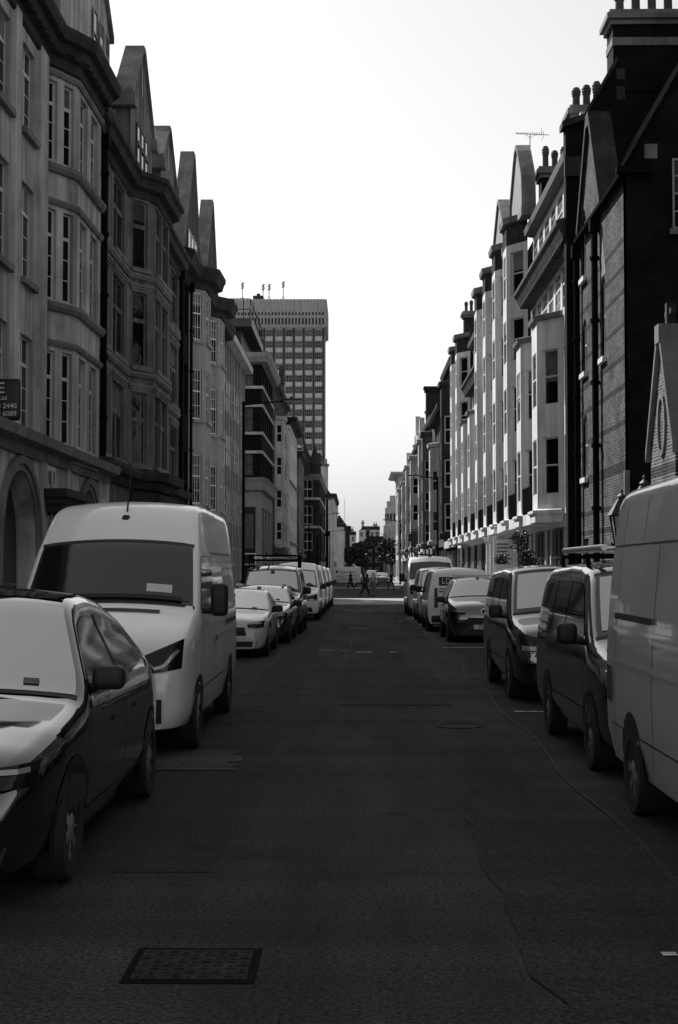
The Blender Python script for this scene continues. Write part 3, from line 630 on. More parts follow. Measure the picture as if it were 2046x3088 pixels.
# ---- dark brick corner block with pale ledges
def corner_block():
    B = thing('corner_building', 'dark brick modern corner building with pale ledge bands and a railed roof terrace', 'building', (-8, 120, 0))
    path = [(-30, 120), (-8.02, 120), (-8.02, 136)]; S = [Fr(path[0], path[1]), Fr(path[1], path[2])]
    FL = [(9.85, 11.8), (13.6, 15.75), (17.45, 19.3)]
    w = MB(); O1 = [(a, a + 1.15, z0, z1) for a in (14.0, 17.3, 20.15) for z0, z1 in FL]; O2 = [(a, a + 1.6, z0, z1) for a in (1.2, 4.2, 7.2, 10.2, 13.2) for z0, z1 in FL]
    wall(w, S[0], 9.6, 20.0, O1, .25); wall(w, S[1], 9.6, 20.0, O2, .25); w.build('wall', 'sooty brick', B)
    for o in O1: far_window(B, S[0], o[0], o[2], 1.15, o[3] - o[2], 'dark metal', 'curtain', .2)
    for o in O2: far_window(B, S[1], o[0], o[2], 1.6, o[3] - o[2], 'dark metal', 'window glass', .2)
    b = MB()
    for z in (11.85, 13.45, 15.8, 17.35): sweep(b, path, [(0, z - .13), (.14, z - .12), (.14, z + .12), (0, z + .13)])
    b.build('ledge_band', 'white stone', B)
    c = MB(); sweep(c, path, [(0, 19.3), (.5, 19.45), (.75, 19.9), (.75, 20.25), (0, 20.3)]); c.build('cornice', 'concrete', B)
    g = MB(); wall(g, S[0], 0, 9.6, [(13.2, 17.6, .6, 7.2), (20.2, 21.5, .6, 7.2)], .3); wall(g, S[1], 0, 9.6, [(1, 4, .6, 7.2), (5, 8, .6, 7.2), (9, 12, .6, 7.2), (12.8, 15.4, .6, 7.2)], .3); g.build('ground_storey', 'concrete', B)
    for s, o in ((S[0], (13.2, 17.6)), (S[0], (20.2, 21.5)), (S[1], (1, 4)), (S[1], (5, 8)), (S[1], (9, 12)), (S[1], (12.8, 15.4))):
        q = MB(); q.fbox(s, o[0], o[1], -.3, -.25, .6, 7.2); q.fbox(s, o[0], o[1], -.25, -.2, 3.2, 3.5); q.build('shop_window', 'black shop', B)
    q = MB(); sweep(q, path, [(0, 8.5), (.3, 8.6), (.4, 9.3), (.55, 9.6), (0, 9.7)]); q.build('fascia', 'concrete', B)
    q = MB(); q.fbox(S[0], 20.4, 21.3, -.195, -.185, 3.7, 6.6); q.build('poster', 'curtain', B)
    q = MB(); q.fbox(S[0], 20.15, 21.55, .002, .08, 2.3, 3.3); q.cur = 1; q.fbox(S[0], 20.25, 21.45, .08, .09, 2.4, 3.2); q.build('shop_sign', ['white paint', 'black shop'], B)
    q = MB(); q.box(-29, -9.9, 121.5, 135, 20.3, 22.6); q.build('penthouse', 'dark metal', B)
    q = MB(); q.box(-30, -8.9, 120.2, 135.5, 22.6, 23.3); q.build('roof_slab', 'lead', B)
    q = MB()
    for x in (-12, -11.2, -10.4, -9.6, -9.05): q.tube((x, 120.4, 23.3), (x, 120.4, 25.0), .035, n=6)
    for y in (124, 128, 132, 135): q.tube((-9.05, y, 23.3), (-9.05, y, 25.0), .035, n=6)
    for z in (24.1, 25.0): q.tube((-13, 120.4, z), (-9.05, 120.4, z), .035, n=6); q.tube((-9.05, 120.4, z), (-9.05, 135, z), .035, n=6)
    q.build('railing', 'black iron', B)
corner_block()

# ---- generic far block
def block(name, label, cat, xf, y0, y1, side, h, floors, cols, mat, ww=1.1, wh=1.8, roof='slate', roof_h=2.5, cornice='old cornice', cor=.5, fm='sash paint', gm='window glass', nearw=None, base=None, gables=(), chim=(), bays=(), depth=14, bands=(), wall_h0=1.0, shop=True, group=None):
    """terraced building on the street: side -1 left, +1 right; nearw=(width,n) adds windows on the wall that faces the camera"""
    B = thing(name, label, cat, (xf, y0, 0), group=group)
    back = xf + side * depth
    if side < 0: path = [(back, y0), (xf, y0), (xf, y1), (back, y1)]
    else: path = [(back, y1), (xf, y1), (xf, y0), (back, y0)]
    st = [path[0], path[1], path[2], path[3]]
    S = [Fr(st[i], st[i + 1]) for i in range(3)]
    fh = (h - wall_h0) / floors
    zs = [wall_h0 + fh * k + (fh - wh) * .4 for k in range(floors)]
    w = MB(); L = S[1].L; pit = L / cols
    O = [(pit * (k + .5) - ww / 2, pit * (k + .5) + ww / 2, z, z + wh) for k in range(cols) for z in (zs[1:] if shop else zs)]
    wall(w, S[1], 0, h, O, .22)
    ni = 0 if side < 0 else 2
    ON = []
    if nearw:
        wd, n = nearw
        for k in range(n):
            a = (S[ni].L - wd + wd * (k + .5) / n) if side < 0 else wd * (k + .5) / n
            ON += [(a - ww / 2, a + ww / 2, z, z + wh) for z in (zs[1:] if shop else zs)]
    wall(w, S[ni], 0, h, ON, .22); wall(w, S[2 - ni], 0, h)
    w.build('wall', mat, B)
    for o in O: far_window(B, S[1], o[0], o[2], ww, wh, fm, gm, .18)
    for o in ON: far_window(B, S[ni], o[0], o[2], ww, wh, fm, gm, .18)
    if shop:
        g = MB(); n = max(2, int(L / 3.6))
        for k in range(n): g.fbox(S[1], L * k / n + .35, L * (k + 1) / n - .35, .002, .06, .2, wall_h0 + fh * .72)
        g.build('shopfront', 'black shop', B)
        g = MB(); g.fbox(S[1], .1, L - .1, 0, .25, wall_h0 + fh * .78, wall_h0 + fh * .95); g.build('fascia', base or mat, B)
    if cornice:
        c = MB(); sweep(c, st, [(0, h - .7), (.12, h - .65), (.16, h - .4), (cor * .8, h - .3), (cor, h - .05), (cor, h + .1), (0, h + .2)]); c.build('cornice', cornice, B)
    for z in bands:
        b = MB(); sweep(b, st, [(0, z - .18), (.12, z - .16), (.16, z + .1), (0, z + .18)]); b.build('band_course', 'white stone' if cornice != 'old cornice' else 'coping stone', B)
    r = MB(); s = side; x1 = xf + s * .5; x2 = xf + s * (.5 + roof_h * .7)
    r.add([(x1, y0 + .1, h), (x1, y1 - .1, h), (x2, y1 - .1, h + roof_h), (x2, y0 + .1, h + roof_h), (back, y1 - .1, h + roof_h), (back, y0 + .1, h + roof_h), (back, y0 + .1, h), (back, y1 - .1, h)], [(0, 1, 2, 3), (3, 2, 4, 5), (0, 3, 5, 6), (1, 7, 4, 2)]); r.build('roof', roof, B)
    for (a, half, gh) in gables:
        fr = S[1]; g = MB(); P = [(a - half, h - .2), (a + half, h - .2), (a + half, h + gh * .3), (a + half * .55, h + gh * .45), (a + .3, h + gh), (a - .3, h + gh), (a - half * .55, h + gh * .45), (a - half, h + gh * .3)]
        g.fprism(fr, P, -.5, .05); g.build('gable', mat, B)
        far_window(B, fr, a - .5, h + .15, 1.0, gh * .42, fm, gm, -.11)
    for (x0, x1_, ya, yb, z1, npot) in chim:
        chimney(B, x0, x1_, ya, yb, h - 1, z1, [(x0 + (x1_ - x0) * (i + .5) / npot, (ya + yb) / 2) for i in range(npot)], mat)
    for (a, wd, pr, z0, z1, bm) in bays:   # canted bays
        fr = S[1]; P = [fr.p(a - wd / 2 - pr * .8, 0, 0)[:2], fr.p(a - wd / 2, pr, 0)[:2], fr.p(a + wd / 2, pr, 0)[:2], fr.p(a + wd / 2 + pr * .8, 0, 0)[:2]]
        F = [Fr(P[i], P[i + 1]) for i in range(3)]; q = MB(); rows_ = [z for z in zs if z > z0 and z + wh < z1]
        OB = [[(F[i].L * .2, F[i].L * .8, z, z + wh) for z in rows_] for i in range(3)]
        for i in range(3): wall(q, F[i], z0, z1, OB[i], .1)
        q.quad(*[(p[0], p[1], z1) for p in P]); q.quad(*[(p[0], p[1], z0) for p in P])
        sweep(q, P, [(0, z1 - .4), (.15, z1 - .3), (.2, z1), (0, z1 + .05)]); sweep(q, P, [(0, z0), (.15, z0 + .1), (.15, z0 + .4), (0, z0 + .5)])
        q.build('bay', bm, B)
        for i in range(3):
            for o in OB[i]: far_window(B, F[i], o[0], o[2], o[1] - o[0], wh, fm, gm, .1, 0)
    return B
TG = 'terraced buildings further along the street'
block('terraced_building', 'tall grey stone building with glazed bays right behind the dark corner block', 'building', -8.0, 136.2, 162, -1, 20.3, 6, 7, 'weathered stone', roof_h=2.8, bays=[(5, 2.2, .9, 4, 17, 'white stone'), (14, 2.2, .9, 4, 17, 'white stone')], chim=[(-10.5, -9.2, 137, 138.2, 24.5, 3), (-10, -9, 150, 151, 24.3, 3)], gables=[(20, 2.4, 4.0)], group=TG)
block('terraced_building', 'narrow stone building with jutting dark cornice on the left beyond the glazed bays', 'building', -7.6, 162.2, 182, -1, 19.2, 6, 6, 'white stone', roof_h=2.2, cor=.9, bands=(5, 12), group=TG)
block('terraced_building', 'pale narrow front with tall windows next before the brick turreted house', 'building', -7.3, 182.2, 199.8, -1, 17.0, 5, 5, 'grey stone', roof_h=2.0, gables=[(8, 2.5, 3.5)], group=TG)
Bt = block('turreted_house', 'dark red brick house with white sash windows and a pointed turret at the left corner', 'building', -5.2, 200, 240, -1, 15.2, 4, 10, 'dark brick', ww=1.5, wh=2.6, fm='white paint', nearw=(3.4, 1), roof_h=3.0, cornice='coping stone', cor=.35, bands=(11.9, 7.9), chim=[(-8.6, -7.6, 201, 202, 21.5, 3)], gables=[(6, 2.4, 3.6)], wall_h0=.5)
q = MB(); q.lathe((-7.6, 200.4, 15.2), [(1.3, 0), (1.3, 1.6), (1.6, 1.7), (1.5, 1.9), (.75, 3.6), (.1, 5.6), (.02, 6.6)], 10); q.build('turret', 'slate', Bt)
q = MB(); q.lathe((-5.9, 200.9, 15.2), [(.9, 0), (.9, 1.4), (1.15, 1.5), (.5, 2.9), (.05, 4.6)], 10); q.build('turret', 'slate', Bt)
block('pale_house', 'pale rendered house with blank end wall and chimney past the brick turrets', 'building', -4.1, 262, 300, -1, 15.8, 5, 8, 'white stone', ww=1.2, wh=2.0, roof_h=3.0, chim=[(-6.5, -5.2, 262.3, 263.3, 21.5, 2)], gables=[], group=None)
block('pale_house', 'lower pale house farthest down the left side, below the thin mast', 'building', -2.9, 330, 372, -1, 12.5, 4, 8, 'white stone', ww=1.2, wh=2.0, roof_h=2.2, chim=[(-5.2, -4.2, 330.3, 331.3, 18.0, 2)])
block('dark_house', 'small dark house with a black mansard closing the left row', 'building', -1.9, 392, 425, -1, 13.8, 4, 7, 'dark brick', ww=1.2, wh=2.0, roof_h=3.0, depth=7)

# ---- the office tower
def tower():
    T = thing('office_tower', 'grey concrete office tower with ribbed crown rising above the left row', 'tower', (-23, 420, 0))
    x0, x1, y0, y1 = -42, -9.7, 420, 446
    b = MB(); b.box(x0 + .3, x1 - .3, y0 + .3, y1, 0, 73.6); b.build('core', 'tower concrete', T)
    nf, nb = 20, 11; bw_ = (x1 - x0) / nb; fh = 3.4
    gl = MB(); sp = MB()
    for k in range(nf):
        z = 73.2 - (k + 1) * fh
        for i in range(nb):
            a = x0 + bw_ * i + .45
            tone = random.random(); gl.cur = 0 if tone < .3 else (1 if tone < .6 else 2)
            gl.quad((a, y0 + .22, z + 1.45), (a + bw_ - .9, y0 + .22, z + 1.45), (a + bw_ - .9, y0 + .22, z + 3.3), (a, y0 + .22, z + 3.3))
        sp.box(x0 + .3, x1 - .3, y0 + .05, y0 + .28, z + .1, z + 1.4)
        gl.cur = 3
        for i in range(nb):
            a = x0 + bw_ * i
            for q in (.5, .27, .73): gl.box(a + bw_ * q - .05, a + bw_ * q + .05, y0 + .12, y0 + .2, z + 1.45, z + 3.3)
        gl.box(x0 + .4, x1 - .4, y0 + .12, y0 + .2, z + 2.35, z + 2.45)
    gl.build('window_band', ['window glass', 'bright glass', 'curtain', 'white stone'], T); sp.build('spandrel', 'tower concrete', T)
    m = MB()
    for i in range(nb + 1): a = x0 + bw_ * i; m.box(a - .3, a + .3, y0 - .3, y0 + .3, 0, 73.6)
    m.build('mullion', 'tower mullion', T)
    c = MB(); c.box(x0 - .6, x1 + .6, y0 - .6, y1, 73.9, 82.2); c.box(x0 - .3, x1 + .3, y0 - .3, y1, 73.5, 73.9)
    cr = c.build('crown', 'tower concrete', T)
    r = MB()
    for i in range(34): a = x0 - .4 + (x1 - x0 + .8) * i / 33; r.box(a - .22, a + .22, y0 - 1.0, y0 - .6, 73.9, 82.2)
    for i in range(24): a = y0 + 26 * i / 24; r.box(x1 + .6, x1 + 1.0, a, a + .45, 73.9, 82.2)
    r.build('rib', 'white stone', cr)
    d = MB()
    for i in range(33):
        a = x0 - .4 + (x1 - x0 + .8) * (i + .5) / 33
        for z0, z1 in ((77.4, 78.3), (74.6, 76.6)): d.quad((a - .26, y0 - .62, z0), (a + .26, y0 - .62, z0), (a + .26, y0 - .62, z1), (a - .26, y0 - .62, z1))
    d.build('vent_slit', 'black shop', cr)
    s = MB(); s.box(x1 - .28, x1 + .1, y0 + .3, y1, 0, 73.5); s.build('side_wall', 'white stone', T)
    pr = MB(); pr.box(-31, -28, 424, 428, 82.2, 84.2); pr.box(-41, -36, 424, 430, 82.2, 82.9); pr.box(-30, -29, 426, 428, 84.2, 85.2); pr.build('plant_room', 'dark metal', T)
    for x, h in ((-34, 5.5), (-27.8, 5), (-26, 5), (-21.8, 5.8)):
        a = MB(); a.tube((x, 422, 82.2), (x, 422, 82.2 + h), .12, n=6)
        for k in range(4): a.box(x - .45 + .2 * (k % 2), x + .35 + .15 * (k % 2), 421.8, 422.2, 82.2 + h - 1.8 + k * .5, 82.2 + h - 1.5 + k * .5)
        a.tube((x, 422, 83.6), (x - .8, 422, 82.2), .06, n=5); a.tube((x, 422, 83.6), (x + .8, 422, 82.2), .06, n=5)
        a.build('aerial', 'dark metal', T)
tower()

# ================================================================== RIGHT SIDE
def church():
    B = thing('church_hall', 'banded brick church hall with pointed windows and downpipes on the near right', 'church', (7.4, 42, 0))
    st = Fr((7.4, 46.8), (7.4, 38.7)); nr = Fr((7.4, 38.7), (22, 38.7))
    # a runs from far (46.8) to near (38.7)
    W = [(.55, 1.3, 4.86, 6.92), (.55, 1.3, 8.26, 10.02), (.55, 1.3, 11.35, 13.5)]; LW = [(4.15, 4.75, 8.23, 10.67)]; DR = [(.6, 1.4, .3, 2.9)]
    w = MB(); wall(w, st, 0, 12.95, W[:2] + LW + DR + [(.55, 1.3, 11.35, 12.949)], .1, arch=None)
    w.build('wall', 'church brick', B)
    # near wall with gable
    e = MB(); e.fprism(nr, [(0, 0), (14.6, 0), (14.6, 14.5), (5.2, 22.0), (0, 12.9)], -.4, 0); e.build('end_wall', 'sooty brick', B)
    # gablet on the street wall
    g = MB(); P = [(0, 12.95), (0.55, 12.95)]
    g.fprism(st, [(0, 12.951), (.55, 12.951), (.55, 13.2), (.72, 13.5), (.92, 13.62), (1.12, 13.5), (1.3, 13.2), (1.3, 12.951), (4.3, 12.951), (2.55, 15.9), (2.05, 15.9)], -.5, 0); gb = g.build('gablet', 'church brick', B)
    q = MB()
    for s0, e0 in (((-.1, 12.6), (2.05, 15.9)), ((2.55, 15.9), (4.45, 12.7))): q.fprism(st, [s0, e0, (e0[0], e0[1] + .35), (s0[0], s0[1] + .35)], -.6, .12)
    q.fbox(st, 2.03, 2.57, -.6, .12, 15.88, 16.3); q.build('coping', 'old cornice', gb)
    for a0, a1, z0, z1 in W: window(B, st, a0, z0, a1 - a0, z1 - z0, 'plain', .1, fm='white paint', sill='white paint', sillw=.06)
    for a0, a1, z0, z1 in LW: window(B, st, a0, z0, a1 - a0, z1 - z0, 'plain', .1, fm='white paint', sill='white paint', sillw=.06)
    for (a0, a1, z0, z1) in W + LW: jm = MB(); jm.fbox(st, a0 + .001, a0 + .014, -.098, -.002, z0 + .02, z1 - .02); jm.build('jamb_shade', 'sooty brick', B)  # dark lining paints the reveal's shadow onto each far jamb
    for (a0, a1, z0, z1) in W + LW:   # arched heads
        hd = MB(); am, hw = (a0 + a1) / 2, (a1 - a0) / 2; h = hw * 1.0; zs = z1 - h; n = 8
        if (a0, z0) == (.55, 11.35): zs, h = 13.2, .01; continue
        arc = [(am + hw * math.cos(math.pi * k / n), zs + h * math.sin(math.pi * k / n)) for k in range(n + 1)]
        for k in range(n): cx = a1 if k < n / 2 else a0; hd.fprism(st, [arc[k], arc[k + 1], (cx, z1)], -.1, 0)
        hd.build('arched_head', 'church brick', B)
    q = MB(); q.fprism(st, [(4.0, 10.68), (4.9, 10.68), (4.45, 11.9)], 0, .012); q.build('pointed_panel', 'coping stone', B)
    d = MB(); d.fbox(st, .6, 1.4, -.1, -.06, .3, 2.9); d.build('door', 'black shop', B)
    r = MB(); r.add([(7.2, 38.5, 12.75), (7.2, 46.8, 12.75), (12.6, 46.8, 22.1), (12.6, 38.5, 22.1), (22, 38.5, 14.4), (22, 46.8, 14.4), (7.2, 38.5, 12.6), (7.2, 46.8, 12.6), (12.6, 38.5, 21.95)], [(0, 1, 2, 3), (3, 2, 5, 4), (6, 0, 3, 8)]); r.build('roof', 'black slate', B)
    gt = MB(); gt.tube((7.25, 38.6, 12.72), (7.25, 46.6, 12.72), .09, n=6); gt.box(7.1, 8.1, 38.42, 38.6, 12.72, 12.9); gt.build('gutter', 'black iron', B)
    # end wall window, sill and kneeler
    f = MB(); nrf = nr; window(B, nrf, 1.25, 11.2, 1.3, 1.95, 'lattice', -.07, fm='grey paint', sill='coping stone', sillw=.16)
    q = MB(); q.fbox(nr, .5, .85, .002, .1, 13.15, 13.55); q.build('kneeler', 'coping stone', B)
    c = MB(); c.fbox(nr, -.12, .02, -.02, .1, 0, 4.6); c.build('corner_pier', 'coping stone', B)
    for y, zt, rr in ((46.6, 12.2, .09), (45.0, 11.6, .0), (43.0, 12.2, .1)):
        if rr: pipe(B, 7.25, y, .2, zt, rr)
church()
def porch():
    B = thing('brick_porch', 'small banded brick porch gable with stone coping behind the big grey van', 'porch', (7, 32.5, 0))
    st = Fr((7.0, 33.8), (7.0, 31.2)); g = MB(); g.fprism(st, [(0, 0), (2.6, 0), (2.6, 4.65), (1.45, 7.1), (1.2, 7.1), (0, 4.65)], -3, 0); g.build('gable_wall', 'porch brick', B)
    q = MB()
    for s0, e0 in (((-.15, 4.45), (1.2, 7.1)), ((1.45, 7.1), (2.75, 4.45))): q.fprism(st, [s0, e0, (e0[0], e0[1] + .25), (s0[0], s0[1] + .25)], -3.1, .1)
    q.fbox(st, 1.1, 1.55, -.4, .12, 7.08, 7.5); q.build('coping', 'coping stone', B)
    q = MB(); q.fbox(st, 1.22, 1.42, -.3, -.1, 7.5, 8.0); q.fbox(st, .98, 1.66, -.26, -.14, 7.72, 7.86); q.build('finial', 'old cornice', B)
    q = MB(); n = 12
    for k in range(n):
        a, b = math.pi * 2 * k / n, math.pi * 2 * (k + 1) / n
        q.fprism(st, [(1.32 + .32 * math.cos(a), 5.2 + .62 * math.sin(a)), (1.32 + .42 * math.cos(a), 5.2 + .74 * math.sin(a)), (1.32 + .42 * math.cos(b), 5.2 + .74 * math.sin(b)), (1.32 + .32 * math.cos(b), 5.2 + .62 * math.sin(b))], 0, .05)
    q.build('oval_panel', 'coping stone', B)
porch()

def white_block():
    B = thing('bayed_mansion', 'cream stucco mansion block with a row of tall canted bays on the right', 'building', (7.4, 75, 0))
    XW, XB = 7.4, 6.6; cs = [52.5 + 5.15 * k for k in range(10)]; low = {0, 1, 6, 7}
    RW = [(4.62, 6.68), (7.87, 9.86), (11.0, 12.85), (13.86, 15.75)]
    wl = MB(); bays = MB(); fas = MB()
    ys = [104.0] + [v for c in reversed(cs) for v in (c + 1.85, c - 1.85)] + [47.5]
    fullp = [(XW, 104)]
    for i in range(0, len(ys), 2):
        f = Fr((XW, ys[i]), (XW, ys[i + 1])); k = 9 - i // 2 + 1   # wall piece just beyond bay k-1 .. 
        mid = (ys[i] + ys[i + 1]) / 2; lowz = (mid < 60.3) or (80.8 < mid < 91.3)
        o = []
        if f.L > 1.2: o = [(.22, min(f.L - .2, 1.25), z0 - (.5 if j == 0 else 0), z1) for j, (z0, z1) in enumerate(RW if not lowz else RW[:3])]
        if lowz: o = o[:2]
        wall(wl, f, 0, 11.0 if lowz else 16.9, [(.06, f.L - .06, .15, 3.45)] + o, .12)
        for q in o: window(B, f, q[0], q[2], q[1] - q[0], q[3] - q[2], 'plain', .12, fm='dark metal')
        d = MB(); d.fbox(f, .06, f.L - .06, -.12, -.08, .15, 3.45); d.build('shopfront', 'black shop', B)
    for k, c in enumerate(cs):
        P = [(XW, c + 1.85), (XB, c + .75), (XB, c - .75), (XW, c - 1.85)]; F = [Fr(P[i], P[i + 1]) for i in range(3)]
        top = 11.0 if k in low else 16.1; rw = RW[:2] if k in low else RW
        for i, f in enumerate(F):
            o = [] if i == 0 else ([(.2, 1.3, z0, z1) for z0, z1 in rw] if i == 1 else [(.24, 1.08, z0, z1) for z0, z1 in rw])
            wall(bays, f, 3.75, top, o, .1 if i == 1 else .2)
            for q in o: window(B, f, q[0], q[2], q[1] - q[0], q[3] - q[2], 'plain', .06 if i == 1 else .18, fm='white paint' if i == 1 else 'sash paint')
        bays.quad(*[(p[0], p[1], 3.75) for p in P])
        caps = MB()
        if k in low: bays.quad(*[(p[0], p[1], top) for p in P]); sweep(caps, P, [(0, top - .05), (.12, top), (.16, top + .15), (0, top + .2)])
        else:
            for f in F: pass
            q = MB()
            for f in F: wall(q, f, 16.1, 17.1)
            q.quad(*[(p[0], p[1], 17.1) for p in P]); q.build('brick_parapet', 'dark brick', B)
            sweep(caps, P, [(0, 17.0), (.14, 17.05), (.18, 17.3), (0, 17.35)])
        caps.build('bay_cap', 'coping stone', B)
        g = MB(); gf = Fr((XW, c + 1.85), (XW, c - 1.85)); wall(g, gf, 0, 3.8, [(.12, 3.58, .15, 3.45)], .08); g.build('ground_storey', 'cream stucco', B)
        d = MB(); d.fbox(gf, .12, 3.58, -.1, -.06, .15, 3.45); d.fbox(gf, .12, 3.58, -.06, -.02, 2.3, 2.42); d.fbox(gf, 1.3, 1.38, -.06, -.02, .15, 3.35); d.fbox(gf, 2.35, 2.43, -.06, -.02, .15, 3.35); d.build('shopfront', 'black shop', B)
        sweep(fas, P, [(0, 3.6), (.1, 3.62), (.1, 3.9), (.18, 3.95), (.18, 4.05), (0, 4.1)])
    wl.build('wall', 'cream stucco', B); bays.build('bay', 'cream stucco', B); fas.build('fascia', 'cream stucco', B)
    # between-bay fascia and iron balconies at the first floor
    for a, b in zip(cs[:-1], cs[1:]):
        y0, y1 = a + .75, b - .75
        m = MB(); m.box(6.62, 7.38, y0 + .02, y1 - .02, 3.62, 4.04); m.build('balcony_floor', 'cream stucco', B)
        m = MB(); f = Fr((6.66, y1), (6.66, y0)); n = int(f.L / .13)
        for i in range(n + 1): m.fbox(f, f.L * i / n - .02, f.L * i / n + .02, -.02, .02, 4.05, 5.1)
        m.fbox(f, 0, f.L, -.03, .03, 5.05, 5.1); m.fbox(f, 0, f.L, -.012, .012, 4.1, 4.95)
        m.build('balcony_railing', 'black iron', B)
    # loggia storey, cornice, attic over the low bays
    for (ya, yb) in ((47.5, 60.3), (80.8, 91.2)):
        f = Fr((XW + .05, yb), (XW + .05, ya)); n = int(f.L / 1.75); m = MB(); O = [(.15 + i * (f.L - .2) / n, .15 + i * (f.L - .2) / n + 1.35, 11.25, 12.85) for i in range(n)]
        wall(m, f, 11.0, 13.3, O, .06); m.build('loggia_wall', 'cream stucco', B)
        for o in O: window(B, f, o[0], o[2], 1.35, 1.6, 'sash', .05, fm='sash paint')
        m = MB(); p = [(XW + .05, yb), (XW + .05, ya)]; sweep(m, p, [(0, 12.95), (.2, 13.0), (.5, 13.1), (.62, 13.35), (.72, 13.5), (.72, 13.65), (0, 13.9)]); dentils(m, p, 12.98, 13.12, .2, .5, .38, .2); m.build('cornice', 'weathered stone', B)
        f = Fr((XW + .15, yb), (XW + .15, ya)); m = MB(); O = [(.15 + i * (f.L - .2) / n, .15 + i * (f.L - .2) / n + 1.35, 14.1, 15.8) for i in range(n)]
        wall(m, f, 13.8, 16.2, O, .06); m.build('attic_wall', 'cream stucco', B)
        for o in O: window(B, f, o[0], o[2], 1.35, 1.7, 'sash', .05, fm='sash paint')
        m = MB(); sweep(m, [(XW + .15, yb), (XW + .15, ya)], [(0, 16.05), (.35, 16.1), (.4, 16.35), (0, 16.45)]); m.build('eaves', 'lead', B)
    m = MB(); m.add([(7.75, 47.6, 16.3), (7.75, 104, 16.3), (9.8, 104, 19.0), (9.8, 47.6, 19.0), (20, 104, 19), (20, 47.6, 19), (20, 104, 0), (7.4, 104, 0), (7.4, 104, 16.3)], [(0, 1, 2, 3), (3, 2, 4, 5), (7, 8, 1, 2, 4, 6)]); m.build('roof', 'slate', B)
    fr = Fr((7.0, 104), (7.0, 47.5))
    for c, half, zt in ((61.2, 2.4, 20.05), (68.9, 2.4, 19.7)):
        a = 104 - c; P = [(a - half, 17.0), (a + half, 17.0), (a + half * .95, 18.2), (a + half * .35, 20.0 - (20.4 - zt)), (a + .3, zt), (a - .3, zt), (a - half * .35, 20.0 - (20.4 - zt)), (a - half * .95, 18.2)]
        q = MB(); q.fprism(fr, P, -.4, 0); gb = q.build('gable', 'concrete', B)
        q = MB(); ring = [P[1], P[2], P[3], P[4], P[5], P[6], P[7], P[0]]
        for s0, e0 in zip(ring[:-1], ring[1:]): q.fprism(fr, [s0, e0, (e0[0], e0[1] + .2), (s0[0], s0[1] + .2)], -.5, .1)
        q.fprism(fr, [(a + half - .5, 16.6), (a + half + .3, 16.6), (a + half + .3, 17.0), (a + half - .5, 17.0)], -.5, .15); q.build('coping', 'coping stone', gb)
    # party wall to the near end, with its great chimney
    e = Fr((7.05, 47.4), (22, 47.4)); m = MB(); m.fprism(e, [(0, 0), (14.9, 0), (14.9, 19.0), (1.75, 19.0), (.6, 17.0), (0, 16.8)], -.5, 0); m.build('party_wall', 'sooty brick', B)
    m = MB()
    for s0, e0 in (((-.12, 16.75), (.62, 17.0)), ((.62, 17.0), (1.75, 19.0))): m.fprism(e, [s0, e0, (e0[0], e0[1] + .22), (s0[0], s0[1] + .22)], -.6, .1)
    m.fbox(e, -.05, .5, .002, .12, 15.1, 15.75); m.fbox(e, 1.72, 2.0, .002, .06, 17.7, 18.15); m.fbox(e, 1.72, 2.0, .002, .06, 18.4, 18.75); m.build('coping', 'old cornice', B)
    chimney(B, 8.66, 13.5, 47.35, 48.5, 18, 20.75, [(9.0 + .55 * i, 47.95) for i in range(8)], band=(19.55, 19.82), pot_h=1.0, pot_r=.17)
    chimney(B, 7.95, 9.6, 51.6, 52.6, 16, 18.9, [(8.15 + .38 * i, 52.1) for i in range(4)], pot_h=.95, pot_r=.16)
    chimney(B, 8.1, 9.7, 61.6, 62.6, 16, 19.5, [(8.35 + .4 * i, 62.1) for i in range(4)], pot_h=.9, pot_r=.15)
    m = MB(); m.box(7.9, 9.2, 49.0, 51.2, 16.0, 17.6); m.box(7.8, 9.3, 48.9, 51.3, 17.6, 17.8); m.build('dormer', 'cream stucco', B)
    for y in (47.9, 48.35): pipe(B, 7.25, y, .2, 12.6, .1)
white_block()
def antenna():
    A = thing('tv_aerial', 'thin rooftop television aerial on a mast above the pointed stucco gables', 'aerial', (7.66, 62, 19.0))
    m = MB(); m.tube((0, 0, 0), (0, 0, 2.05), .02, n=6); m.build('mast', 'dark metal', A)
    m = MB(); m.tube((-.62, 0, 2.1), (.85, 0, 2.02), .014, n=5)
    for i in range(12): x = -.6 + i * .1; m.tube((x, -.16, 2.1 - (x + .62) * .055), (x, .16, 2.1 - (x + .62) * .055), .009, n=4); m.box(x - .01, x + .01, -.01, .01, 2.06, 2.15)
    for s in (-1, 1): m.tube((.62, 0, 2.03), (.5, 0, 2.03 + s * .28), .012, n=4)
    m.tube((-.22, 0, 2.06), (0, 0, 1.9), .01, n=4); m.tube((.3, 0, 2.06), (0, 0, 1.9), .01, n=4)
    m.build('boom', 'dark metal', A)
antenna()
block('brick_house', 'dark brick bay-fronted house adjoining the far end of the cream bays on the right', 'building', 7.3, 104.2, 114.5, 1, 17.4, 5, 4, 'dark brick', ww=1.2, wh=2.1, roof_h=2.5, base='white stone', bays=[(7.2, 1.8, .9, 4.2, 16.0, 'dark brick')], chim=[(8.4, 9.6, 110, 111, 22, 3)])
block('terraced_building', 'plain dark fronted building with sloping parapet on the right after the brick bays', 'building', 7.3, 114.7, 130, 1, 15.2, 4, 5, 'weathered stone', roof_h=3.4, cor=.8, gm='bright glass', bays=[(4, 1.8, .8, 4, 13, 'white stone')], group=TG)
Bx = block('terraced_building', 'stone building with carved oriels and a tall square chimney wall on the right', 'building', 7.2, 130.2, 150, 1, 16.0, 5, 5, 'grey stone', roof_h=3.0, bays=[(6, 1.8, .9, 4, 15, 'white stone'), (14, 1.8, .9, 4, 15, 'grey stone')], group=TG)
